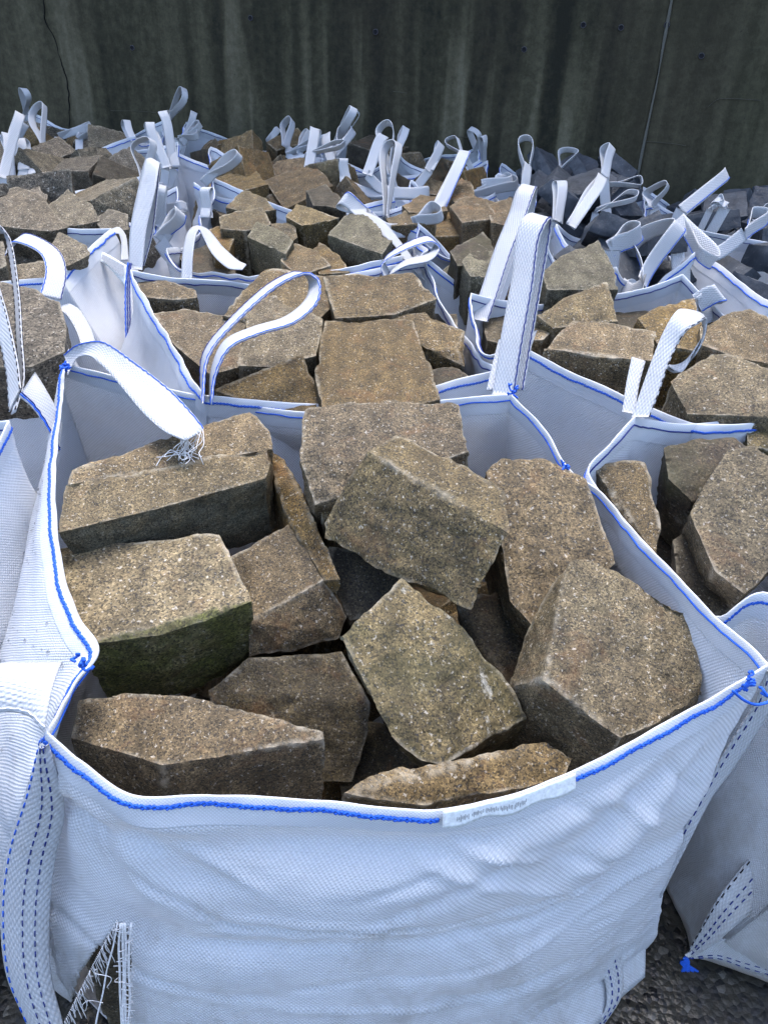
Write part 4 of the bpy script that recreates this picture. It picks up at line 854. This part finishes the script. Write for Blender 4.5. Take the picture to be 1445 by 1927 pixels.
MS('shadowy brown block at the back of the middle bag', 'dark', [(576, 358, .90), (613, 347, .905), (640, 368, .898), (652, 392, .888), (590, 387, .888)], (0, .03, -.16), group=GC)
MS('dark stone in the hollow behind the drooping strap', 'dark', [(335, 480, .80), (400, 455, .81), (450, 480, .80), (440, 520, .78), (360, 515, .78)], (0, .03, -.14), group=GC)
MS('tan stone beside the short upright strap of the middle bag', 'ochre', [(395, 430, .86), (425, 425, .862), (440, 450, .85), (430, 475, .84), (400, 470, .84)], (0, .03, -.14), group=GC)
MS('brown stone filling the middle bag floor', 'dark', [(430, 440, .78), (690, 420, .79), (690, 510, .74), (450, 510, .74)], (0, .03, -.12), group=GC)
GH = 'blocks between the tall straps'
MS('big greenish grey block beyond the tall straps', 'cool', [(1018, 512, .875), (1060, 480, .89), (1125, 453, .905), (1150, 492, .885), (1162, 545, .86), (1100, 535, .865), (1030, 545, .86)], (0, .03, -.16), group=GH)
MS('blackish tilted slab beside the tall strap', 'purple', [(845, 470, .875), (908, 436, .895), (925, 455, .885), (928, 490, .865), (860, 500, .86)], (0, .05, -.14), group=GH)
MS('small grey block leaning before the blackish slab', 'cool', [(868, 492, .865), (900, 458, .885), (932, 478, .875), (945, 520, .85), (885, 520, .85)], (0, .03, -.14), group=GH)
MS('low brown stone under the greenish grey block', 'tan', [(940, 535, .83), (1010, 520, .835), (1030, 555, .82), (960, 565, .815)], (0, .03, -.13), group=GH)
GS = 'ochre blocks by the slanting strap'
MS('square ochre block with lit face before the slanting strap', 'ochre', [(846, 388, .88), (868, 372, .89), (905, 370, .89), (932, 402, .87), (930, 412, .865), (870, 420, .86)], (0, .02, -.16), group=GS)
MS('ochre block next along from the square one, cut off by a tall strap', 'ochre', [(915, 385, .88), (960, 372, .885), (975, 400, .87), (950, 425, .855), (925, 420, .86)], (0, .02, -.16), group=GS)
MS('pointed ochre block standing behind the slanting strap', 'ochre', [(845, 370, .885), (868, 334, .905), (885, 345, .90), (895, 372, .885), (860, 385, .875)], (0, .03, -.16), group=GS)
MS('brown block low behind the hem beside the small curled loop', 'tan', [(725, 410, .855), (780, 392, .862), (815, 400, .86), (820, 420, .85), (735, 425, .85)], (0, .02, -.14), group=GS)
MS('ochre stone under the short sideways strap', 'ochre', [(755, 385, .875), (790, 366, .885), (835, 372, .88), (840, 398, .865), (770, 400, .865)], (0, .02, -.14), group=GS)

# ------------------------------------------------------------------ far stones
VAR = []
def variants(kind, count, dims, voxel, amp):
    out = []
    for k in range(count):
        r = np.random.default_rng(500 + k + 37 * len(VAR)); d = np.array(dims) * (0.75 + 0.5 * r.random(3))
        P = np.array([[sx, sy, sz] for sx in (-1, 1) for sy in (-1, 1) for sz in (-1, 1)]) * d / 2 * (0.78 + 0.3 * r.random((8, 3)))
        me = rough_mesh(kind, P, voxel, amp, 90 + k); out.append(me); VAR.append(me)
    return out
BLK = variants('granite_block', 10, (.27, .23, .17), .011, 1.3)
SLT = variants('slate_stone', 8, (.32, .25, .09), .011, 1.0)
ORD = ['first', 'second', 'third', 'fourth', 'fifth', 'sixth', 'seventh', 'eighth', 'ninth', 'tenth', 'eleventh', 'twelfth']
meshcache = {}
def fill(corners, mats, seed, where, nx=3, ny=3, base=.80, dome=.05, layers=2, slates=False, avoid=None, size=1.0, words=('stone', 'stones'), lo=.14, wide=60):
    r = np.random.default_rng(seed); c = np.array(corners)[:, :2]; items = []
    for L in range(layers):
        for j in range(ny):
            for i in range(nx):
                if L and (i == nx - 1 or j == ny - 1): continue
                u, v = (i + .5 + .5 * (L % 2) + .22 * r.normal()) / nx, (j + .5 + .5 * (L % 2) + .22 * r.normal()) / ny
                u, v = np.clip(u, lo, 1 - lo), np.clip(v, lo, 1 - lo)
                p = c[0] * (1 - u) * (1 - v) + c[1] * u * (1 - v) + c[2] * u * v + c[3] * (1 - u) * v
                z = base - .14 + L * .105 + dome * (1 - abs(2 * u - 1)) + .02 * r.normal(); q = np.array([p[0], p[1], z])
                a, b, d = proj(q)
                if a < -wide or a > 1445 + wide: continue
                items.append((L, j, a, q, mats[r.integers(len(mats))]))
    if avoid: items = [t for t in items if not avoid(t[3])]
    rows = {}
    for t in items: rows.setdefault((t[0], t[1]), []).append(t)
    for (L, j), row in rows.items():
        row.sort(key=lambda t: t[2])
        for k, (_, _, a, q, mt) in enumerate(row):
            src = (SLT if slates else BLK)[r.integers(8)]
            key = (src.name, mt)
            if key not in meshcache:
                m2 = src.copy(); m2.materials.clear(); m2.materials.append(MAT[mt]); meshcache[key] = m2
            o = bpy.data.objects.new('slate_stone' if slates else 'granite_block', meshcache[key]); o.location = Vector(q); s = size * (.85 + .35 * r.random())
            o.rotation_euler = (.45 * r.normal(), .45 * r.normal(), 6.28 * r.random()); o.scale = (s, s, s); col.objects.link(o)
            place = ['front', 'middle', 'back', 'hindmost'][min(j + (1 if ny == 2 and j else 0), 3)]
            tint = {'slate': 'dark slate', 'ochre': 'ochre', 'tan': 'tan', 'buff': 'buff', 'grey': 'grey', 'pinkgrey': 'pinkish grey', 'dark': 'dark brown', 'cool': 'grey-brown', 'purple': 'purplish'}[mt]
            tag(o, f"{tint} {words[0]} {ORD[k]} from left, {'top' if L else 'lower'} {place} row, {where}", 'stone', f'{words[1]} {where}')
    return items
fill([(-1.55, 2.62), (-.84, 2.45), (-.76, 2.82), (-1.4, 2.95)], ['grey', 'pinkgrey'], 31, 'grey bag beyond printed label', 4, 2, .82, .03, 2, size=.75)
fill([(-1.75, 3.15), (-.93, 3.02), (-.95, 3.66), (-1.85, 3.8)], ['grey', 'pinkgrey', 'grey', 'dark'], 32, 'second-row bag by far wall end', 5, 3, .81, .05, 2, size=.68)
fill([(-.72, 2.93), (.0, 2.84), (-.03, 3.44), (-.78, 3.55)], ['ochre', 'tan', 'ochre', 'buff'], 33, 'ochre slab bag', 4, 3, .815, .03, 2, size=.72)
fill([(.04, 2.50), (.42, 2.36), (.50, 2.92), (.06, 3.06)], ['ochre', 'tan'], 34, 'bag with slanting strap', 3, 3, .80, .03, 2, size=.62, avoid=lambda q: q[1] < 2.62)
fill([(.09, 2.04), (.53, 2.10), (.46, 2.36), (.07, 2.48)], ['dark', 'cool'], 35, 'bag between tall straps', 2, 2, .74, .0, 1, size=.9)
fill([(.52, 2.10), (.80, 2.12), (.92, 2.70), (.52, 2.56)], ['slate'], 36, 'slate bag under round loop', 3, 3, .86, .03, 2, slates=True, size=.62, avoid=lambda q: q[1] < 2.28, words=('slab', 'slabs'))
fill([(.98, 1.98), (1.9, 1.9), (1.8, 2.6), (.82, 2.47)], ['slate'], 37, 'slate bag with bold blue hem', 4, 3, .895, .02, 2, slates=True, size=.75, words=('slab', 'slabs'))
fill([(.42, 2.98), (.98, 2.82), (1.02, 3.36), (.44, 3.52)], ['slate'], 38, 'slate bag under thin loop', 4, 3, .83, .03, 2, slates=True, size=.62, words=('slab', 'slabs'))
fill([(.0, 3.12), (.38, 3.06), (.40, 3.72), (.0, 3.78)], ['ochre', 'tan', 'dark'], 39, 'rubble bag near wall', 3, 3, .81, .02, 2, size=.62)
fill([(-1.95, 3.92), (-1.18, 3.80), (-1.2, 4.42), (-2.0, 4.6)], ['grey', 'dark', 'tan'], 40, 'knotted-loop bag at wall', 4, 3, .81, .02, 2, size=.65)
fill([(-1.05, 3.72), (-.38, 3.62), (-.36, 4.25), (-1.08, 4.36)], ['ochre', 'dark', 'tan'], 41, 'brown slab bag at wall', 4, 3, .815, .02, 2, size=.66)
fill([(-.28, 3.60), (.40, 3.82), (.40, 4.16), (-.28, 4.24)], ['ochre', 'dark', 'tan'], 42, 'three-loop bag at wall', 4, 2, .79, .02, 2, size=.65)
fill([(1.02, 2.76), (1.62, 2.66), (1.70, 3.22), (1.06, 3.34)], ['slate'], 43, 'slate bag under crossing straps', 4, 3, .81, .03, 2, slates=True, size=.62, words=('slab', 'slabs'))
fill([(.50, 3.58), (1.08, 3.42), (1.12, 3.94), (.52, 4.06)], ['slate'], 44, 'broken slate bag by wall joint', 4, 3, .82, .05, 2, slates=True, size=.6, words=('slab', 'slabs'))
fill([(1.16, 3.40), (1.80, 3.26), (1.86, 3.80), (1.18, 3.92)], ['slate'], 45, 'slate bag by raised strap', 4, 2, .77, .03, 2, slates=True, size=.62, words=('slab', 'slabs'))

fill([(-.36, .58), (.43, .66), (.22, 1.29), (-.60, 1.36)], ['tan', 'dark'], 51, 'deep in the front bag', 4, 4, 0.5, .0, 1, size=0.8, lo=.24)
fill([(-.38, 1.36), (.20, 1.42), (.08, 1.98), (-.64, 1.96)], ['tan', 'dark'], 52, 'deep behind the front bag', 4, 4, 0.66, .0, 1, size=0.75, lo=.24)
fill([(.28, 1.44), (1.02, 1.36), (.75, 2.0), (.2, 1.82)], ['tan', 'dark'], 53, 'deep in bag with tall strap', 4, 3, 0.66, .0, 1, size=0.7, lo=.24)
fill([(.55, .74), (1.2, .70), (1.1, 1.32), (.48, 1.2)], ['tan', 'dark'], 54, 'deep in sagging bag', 3, 3, 0.55, .0, 1, size=0.75, lo=.24)
fill([(-.5, 2.12), (.0, 2.12), (.02, 2.66), (-.5, 2.7)], ['tan', 'dark'], 55, 'deep in middle bag', 3, 3, 0.72, .0, 1, size=0.8, lo=.24)
fill([(-1.3, 1.45), (-.7, 1.5), (-.82, 1.78), (-1.4, 1.8)], ['grey'], 56, 'deep in boulder bag', 3, 1, .68, .0, 1, size=.7, lo=.24)
fill([(-1.5, 1.98), (-.9, 1.92), (-.85, 2.3), (-1.5, 2.5)], ['grey'], 57, 'deep in labelled bag', 3, 1, .72, .0, 1, size=.7, lo=.24)
fill([(.92, .74), (1.30, .74), (1.08, 1.30), (.90, 1.25)], ['tan', 'buff'], 58, 'outer half of sagging bag', 2, 3, .80, .0, 1, size=.95, lo=.2, wide=900)
fill([(-1.28, .62), (-.84, .62), (-.84, 1.12), (-1.28, 1.14)], ['grey', 'pinkgrey'], 59, 'edge bag with black-stitched strap', 2, 3, .74, .0, 1, size=.95, lo=.2, wide=1200)
fill([(-1.42, 1.98), (-1.02, 1.98), (-.98, 2.36), (-1.42, 2.46)], ['grey', 'pinkgrey'], 60, 'outer half of labelled bag', 2, 2, .82, .0, 1, size=.8, lo=.2, wide=400)
# ------------------------------------------------------------------ handles of the other bags
NV = ((.05, 'blue', .0013, 1, False), (.95, 'navy', .0012, 1, False))
BK = ((.04, 'black', .0013, 1, True), (.96, 'black', .0013, 1, True), (.04, 'black', .0013, -1, True), (.96, 'black', .0013, -1, True))
# drooping loop of the bag behind
pth = cr([Z(*p) for p in [(380, 752, 1.39), (388, 668, 1.42), (440, 602, 1.45), (512, 538, 1.48), (566, 513, 1.49), (590, 528, 1.49), (586, 566, 1.45), (545, 602, 1.42), (482, 622, 1.40), (428, 648, 1.385), (402, 700, 1.38), (396, 755, 1.375)]], 70)
tt = np.linspace(0, 1, 70)[:, None]; wv = unit(FWD * .8 + UPV * (.35 - .1 * np.sin(6 * tt)) - RGT * (.25 + .3 * np.sin(math.pi * tt)))
ribbon('handle', pth - wv * .024, pth + wv * .024, bagB, n=70, lines=((.03, 'blue', .0012, 1, False), (.03, 'blue', .0012, -1, False), (.97, 'navy', .001, 1, False)))
ribbon('handle', [Z(243, 505, 2.0), Z(246, 430, 2.02), Z(262, 350, 2.05), Z(276, 300, 2.07), Z(292, 305, 2.10), Z(270, 430, 2.06), Z(262, 500, 2.04)], [Z(268, 508, 1.98), Z(276, 430, 1.99), Z(292, 360, 2.0), Z(299, 318, 2.02), Z(302, 312, 2.06), Z(290, 430, 2.03), Z(272, 500, 2.02)], bagB, n=70, lines=NV)
ribbon('corner_strap', [Z(241, 495, 1.985), Z(237, 545, 1.975), Z(237, 600, 1.95), Z(240, 658, 1.93)], [Z(251, 497, 1.98), Z(249, 545, 1.955), Z(251, 600, 1.925), Z(246, 662, 1.91)], bagB, n=30,
       lines=((.1, 'blue', .0022, 1, False), (.4, 'navy', .002, 1, False), (.7, 'navy', .002, 1, False), (.1, 'blue', .0022, -1, False), (.4, 'navy', .002, -1, False), (.7, 'navy', .002, -1, False)))
pth = cr([Z(*p) for p in [(728, 518, 1.96), (722, 492, 1.96), (760, 466, 1.97), (805, 450, 1.99), (822, 462, 2.0), (806, 484, 1.96), (765, 494, 1.94), (735, 512, 1.94)]], 50)
tt = np.linspace(0, 1, 50)[:, None]; wv = unit(FWD * .75 + UPV * .6 + RGT * .2 * np.cos(6 * tt)); ribbon('handle', pth - wv * .024, pth + wv * .024, bagB, n=50, lines=NV)
# bag with the tall upright strap
ribbon('handle', [Z(886, 600, 1.80), Z(905, 545, 1.83), Z(930, 470, 1.86), Z(958, 400, 1.89), Z(972, 358, 1.90), Z(988, 350, 1.93), Z(978, 420, 1.95), Z(950, 500, 1.92), Z(925, 580, 1.88)], [Z(918, 606, 1.79), Z(938, 548, 1.80), Z(962, 475, 1.82), Z(990, 405, 1.845), Z(1005, 362, 1.86), Z(1010, 356, 1.90), Z(1000, 420, 1.93), Z(968, 510, 1.90), Z(940, 590, 1.86)], bagD, n=80, lines=((.05, 'blue', .0012, 1, False), (.5, 'thread', .001, 1, False), (.96, 'navy', .0013, -1, False)))
ribbon('corner_strap', [Z(938, 640, 1.50), Z(925, 690, 1.45), Z(915, 735, 1.42)], [Z(1010, 622, 1.50), Z(985, 690, 1.45), Z(960, 735, 1.42)], bagD, n=24, lines=((.85, 'blue', .001, 1, False),))
# sagging bag: big twisted loop
ribbon('handle', [Z(1188, 785, 1.335), Z(1205, 735, 1.34), Z(1225, 680, 1.345), Z(1245, 630, 1.35), Z(1268, 590, 1.355), Z(1285, 582, 1.38), Z(1322, 592, 1.40), Z(1326, 622, 1.39), Z(1305, 660, 1.37), Z(1282, 700, 1.36), Z(1250, 690, 1.365), Z(1232, 740, 1.36), Z(1222, 780, 1.355)],
       [Z(1222, 785, 1.325), Z(1240, 738, 1.33), Z(1256, 690, 1.335), Z(1274, 650, 1.34), Z(1292, 622, 1.335), Z(1312, 610, 1.345), Z(1329, 600, 1.36), Z(1322, 640, 1.37), Z(1298, 680, 1.38), Z(1268, 702, 1.385), Z(1230, 680, 1.39), Z(1212, 730, 1.38), Z(1200, 780, 1.37)], bagE, n=90, lines=((.03, 'black', .001, 1, True), (.97, 'black', .001, -1, True)))
ribbon('corner_strap', [Z(1170, 775, 1.37), Z(1178, 720, 1.39), Z(1188, 672, 1.41)], [Z(1194, 780, 1.36), Z(1202, 725, 1.38), Z(1214, 680, 1.40)], bagE, n=20, lines=((.2, 'blue', .001, 1, False),))
ribbon('corner_strap', HS([(1475, 1545, .33), (1400, 1625, .25), (1350, 1690, .19), (1318, 1745, .12), (1291, 1795, .05)], .985), HS([(1500, 1600, .29), (1440, 1690, .20), (1385, 1740, .15), (1345, 1775, .10), (1300, 1803, .045)], .98), bagE, n=40,
       lines=((.06, 'black', .0012, 1, True), (.4, 'navy', .0011, 1, True), (.6, 'navy', .0011, 1, True), (.06, 'black', .0012, -1, True), (.4, 'navy', .0011, -1, True), (.6, 'navy', .0011, -1, True)))
ribbon('base_flap', HS([(1288, 1797, .05), (1340, 1768, .085), (1400, 1770, .085), (1480, 1785, .08)], .98), HS([(1296, 1803, .04), (1350, 1806, .035), (1400, 1825, .02), (1480, 1850, .012)], .978), bagE, mat='fabric', n=30, lines=((.75, 'navy', .0011, 1, True), (.75, 'navy', .0011, -1, True), (.9, 'navy', .0011, -1, True), (.9, 'navy', .0011, 1, True)))
parts = []; r = np.random.default_rng(9)
for k in range(14):
    q = [HK(1290, 1800, .045, .985), HK(1290 + 5 * r.normal(), 1812, .03, .985), HK(1290 + 9 * r.normal(), 1828, .012, .99)]; parts.append(tube(cr(q, 10), .002, 4))
v, f = merge(parts); mesh_obj('thread_tassel', v, f, MAT['blue'], bagE)
# edge bag: strap with black stitches
ribbon('handle', [Z(18, 775, 1.34), Z(12, 700, 1.37), Z(-8, 610, 1.41), Z(-30, 520, 1.46), Z(-20, 450, 1.52), Z(8, 440, 1.53), Z(26, 540, 1.47), Z(32, 640, 1.41), Z(38, 720, 1.37), Z(22, 780, 1.33)],
       [Z(40, 730, 1.33), Z(34, 680, 1.35), Z(14, 590, 1.40), Z(-10, 500, 1.45), Z(-10, 420, 1.51), Z(20, 450, 1.51), Z(36, 545, 1.45), Z(42, 640, 1.39), Z(46, 715, 1.35), Z(30, 775, 1.32)], bagL, n=80, lines=BK)
ribbon('handle', HS([(36, 745, .85), (60, 765, .83), (85, 800, .80), (112, 850, .76)], 1.0), HS([(66, 700, .86), (88, 735, .84), (110, 775, .81), (118, 800, .79)], 1.0), bagL, n=30, lines=((.05, 'blue', .0016, 1, False), (.12, 'navy', .0014, 1, False), (.05, 'blue', .0016, -1, False), (.12, 'navy', .0014, -1, False)))
# grey-stone bags: soft loops
pth = cr([Z(*p) for p in [(20, 470, 1.9), (35, 448, 1.92), (70, 458, 1.9), (98, 480, 1.86), (106, 515, 1.82), (96, 560, 1.78)]], 50); tt = np.linspace(0, 1, 50)[:, None]
wv = unit(RGT * (.3 + .6 * tt) + UPV * (.7 - .8 * tt) + FWD * .5); ribbon('handle', pth - wv * .024, pth + wv * .024, bagM, n=50, lines=NV)
pth = cr([Z(*p) for p in [(118, 575, 1.66), (140, 590, 1.66), (160, 625, 1.64), (166, 655, 1.60), (150, 660, 1.58)]], 30); wv = unit(RGT * .4 + UPV * .4 + FWD * .7); ribbon('handle', pth - wv * .02, pth + wv * .02, bagM, n=30, lines=())
# printed label on the hem of the bulging bag
lab = ribbon('paper_label', [Z(193, 474, 2.06), Z(210, 482, 2.04), Z(226, 492, 2.02), Z(240, 500, 2.0)], [Z(190, 492, 2.05), Z(206, 504, 2.03), Z(222, 522, 2.01), Z(236, 538, 1.985)], bagN, mat='paper', n=20, thick=.001)
parts = []
for k in range(22):
    s = .06 + .84 * k / 22; a = Z(193 + 47 * s, 478 + 25 * s, 2.05 - .06 * s); b = Z(191 + 46 * s, 487 + 38 * s, 2.045 - .062 * s); a, b = a - FWD * .004, b - FWD * .004; w = RGT * .0016 * (1 + .8 * (k % 3 == 0))
    parts.append((np.array([a - w, a + w, b + w, b - w]), [(0, 1, 2, 3)]))
v, f = merge(parts); mesh_obj('printed_text', v, f, MAT['print'], lab, smooth=False)
ribbon('handle', [Z(208, 432, 2.2), Z(225, 428, 2.2), Z(238, 445, 2.17), Z(243, 490, 2.1)], [Z(215, 440, 2.17), Z(224, 440, 2.17), Z(229, 460, 2.14), Z(228, 490, 2.08)], bagN, n=24, lines=())
# middle bag
ribbon('handle', [Z(341, 530, 1.98), Z(344, 480, 2.0), Z(352, 440, 2.03), Z(368, 425, 2.06), Z(392, 432, 2.04), (Z(420, 465, 1.98)), Z(448, 490, 1.93), Z(464, 498, 1.90)], [Z(362, 532, 1.97), Z(363, 485, 1.98), Z(368, 448, 2.0), Z(374, 432, 2.02), Z(380, 440, 2.0), Z(400, 478, 1.94), Z(430, 505, 1.90), Z(456, 508, 1.88)], bagC, n=60, lines=NV)
loop(bagC, (300, 452), (338, 398), 2.2, w=.045, a=.9, op=.02, seed=1)
loop(bagC, (388, 410), (390, 350), 2.45, w=.045, a=0, op=.02, seed=2)
loop(bagC, (384, 345), (447, 284), 2.75, 2.7, w=.045, a=1.0, op=.025, seed=3)
loop(bagC, (690, 405), (645, 370), 2.3, w=.045, a=.3, op=.02, seed=4)
ribbon('handle', [Z(648, 372, 2.35), Z(680, 395, 2.3), (Z(720, 415, 2.22)), Z(765, 470, 2.1), Z(790, 505, 2.0)], [Z(655, 392, 2.3), Z(690, 425, 2.22), Z(735, 455, 2.12), Z(770, 500, 2.02), Z(800, 530, 1.95)], bagC, n=40, lines=((.1, 'navy', .001, 1, False),))
# rows behind
for b, foot, apex, z, z1, w, a, op, sd in [
    (bagO, (268, 345), (266, 262), 2.75, 2.75, .04, 1.1, .07, 5), (bagO, (300, 425), (312, 352), 2.55, 2.5, .045, .3, .04, 6), (bagO, (300, 395), (350, 385), 2.6, 2.6, .04, .2, .05, 7),
    (bagO, (8, 335), (40, 222), 2.9, 3.0, .05, .7, .07, 8), (bagP, (85, 285), (66, 202), 3.3, 3.4, .045, 1.2, .06, 9), (bagP, (60, 330), (25, 262), 3.0, 3.1, .05, .2, .04, 10), (bagP, (110, 258), (170, 232), 3.6, 3.6, .045, .9, .03, 11),
    (bagP, (20, 330), (8, 255), 3.0, 3.1, .05, .5, .03, 30), (bagP, (45, 320), (50, 262), 3.0, 3.1, .05, .1, .03, 31),
    (bagP, (312, 318), (286, 230), 3.0, 3.0, .05, .15, .03, 12), (bagQ, (330, 318), (304, 210), 3.05, 3.05, .05, .2, .03, 13), (bagQ2, (340, 268), (378, 236), 3.6, 3.6, .045, .9, .03, 14), (bagQ2, (348, 268), (362, 212), 3.7, 3.7, .045, .4, .03, 15), (bagQ2, (335, 262), (372, 252), 3.6, 3.6, .045, 1.2, .04, 16),
    (bagQ2, (505, 268), (522, 240), 3.7, 3.7, .045, .6, .02, 17), (bagQ3, (538, 278), (543, 224), 3.6, 3.65, .05, .8, .05, 18), (bagQ3, (560, 290), (580, 246), 3.5, 3.55, .045, .6, .03, 19), (bagQ3, (540, 290), (600, 262), 3.5, 3.5, .04, 1.2, .02, 20),
    (bagQ, (575, 352), (596, 245), 2.95, 3.05, .055, .15, .03, 21), (bagQ, (628, 320), (610, 256), 3.05, 3.1, .05, .1, .02, 22), (bagQ, (628, 300), (657, 238), 3.1, 3.15, .045, 1.1, .05, 23), (bagR2, (650, 345), (642, 300), 2.9, 2.9, .05, .2, .02, 24), (bagQ, (575, 290), (650, 272), 3.0, 3.0, .035, 1.3, .02, 25),
    (bagR2, (690, 328), (716, 254), 2.9, 2.95, .055, .1, .03, 26), (bagR2, (735, 330), (728, 234), 2.95, 3.05, .045, 1.1, .05, 27), (bagS, (728, 410), (730, 268), 2.6, 2.7, .045, 1.0, .05, 28), (bagQ3, (748, 285), (766, 244), 3.4, 3.45, .045, .4, .02, 29),
    (bagS, (735, 362), (808, 358), 2.7, 2.65, .055, .15, .02, 32), (bagR2, (808, 320), (834, 272), 3.0, 3.05, .05, .2, .02, 33), (bagS, (822, 400), (870, 284), 2.5, 2.65, .055, .15, .03, 34), (bagR2, (878, 300), (848, 258), 3.1, 3.15, .03, 1.3, .04, 35),
    (bagS, (778, 418), (826, 392), 2.4, 2.4, .05, .8, .05, 36), (bagR, (990, 355), (990, 262), 2.8, 2.9, .04, 1.35, .045, 37), (bagR, (985, 380), (988, 312), 2.75, 2.8, .05, .5, .02, 38), (bagX2, (1050, 328), (1072, 282), 3.1, 3.15, .035, 1.2, .05, 39), (bagR, (1050, 420), (1052, 342), 2.6, 2.65, .05, .2, .02, 40),
    (bagR, (870, 372), (975, 345), 2.9, 2.9, .05, .8, .05, 46), (bagR, (905, 350), (962, 330), 2.9, 2.9, .05, .6, .05, 47),
    (bagV, (1070, 425), (1132, 335), 2.45, 2.55, .05, .15, .02, 41), (bagR, (1135, 335), (1146, 280), 2.7, 2.75, .05, .5, .03, 42), (bagX1, (1120, 400), (1196, 362), 2.5, 2.6, .03, 1.3, .03, 43), (bagX1, (1140, 350), (1205, 345), 2.8, 2.8, .03, 1.3, .03, 44), (bagX1, (1230, 392), (1232, 350), 2.7, 2.7, .05, .6, .06, 45),
    (bagX3, (1282, 395), (1370, 332), 2.55, 2.65, .055, .25, .03, 48), (bagV, (1212, 532), (1232, 422), 2.02, 2.1, .05, .75, .075, 49), (bagV, (1150, 470), (1202, 432), 2.1, 2.1, .05, .7, .03, 50), (bagT, (1278, 415), (1345, 488), 2.2, 2.05, .04, 1.0, .04, 51),
    (bagT, (1365, 388), (1350, 372), 2.6, 2.6, .05, .4, .02, 52), (bagT, (1400, 440), (1428, 400), 2.3, 2.4, .04, 1.0, .03, 53), (bagT, (1335, 395), (1362, 378), 2.6, 2.6, .03, 1.0, .02, 54), (bagD, (1310, 575), (1345, 548), 1.85, 1.85, .05, .3, .02, 55),
    (bagX3, (1420, 420), (1450, 392), 2.6, 2.6, .04, .6, .03, 56), (bagP2, (30, 275), (45, 235), 3.6, 3.6, .04, .6, .03, 57), (bagP2, (150, 262), (165, 248), 3.6, 3.6, .05, 1.0, .04, 58)]:
    loop(b, foot, apex, z, z1, w, a, op, seed=sd)

rr = np.random.default_rng(77)
for b in (bagP2, bagQ3):
    P, Nn, cs = root_P[b.name]
    for k in range(4):
        c = P[0, cs[k]] + np.array([0, 0, -.02]); px, py, z = proj(c)
        if not (-40 < px < 1490): continue
        ln_ = .08 + .12 * rr.random(); an = rr.normal() * .8; top = c + RGT * ln_ * math.sin(an) + np.array([0, 0, ln_ * math.cos(an) * .9]) + FWD * .06 * rr.normal()
        ax_, ay_, az_ = proj(top)
        loop(b, (px, py), (ax_, ay_), z, az_, .045, 1.5 * rr.random(), .02 + .05 * rr.random(), seed=100 + 9 * k + rr.random() * 50)
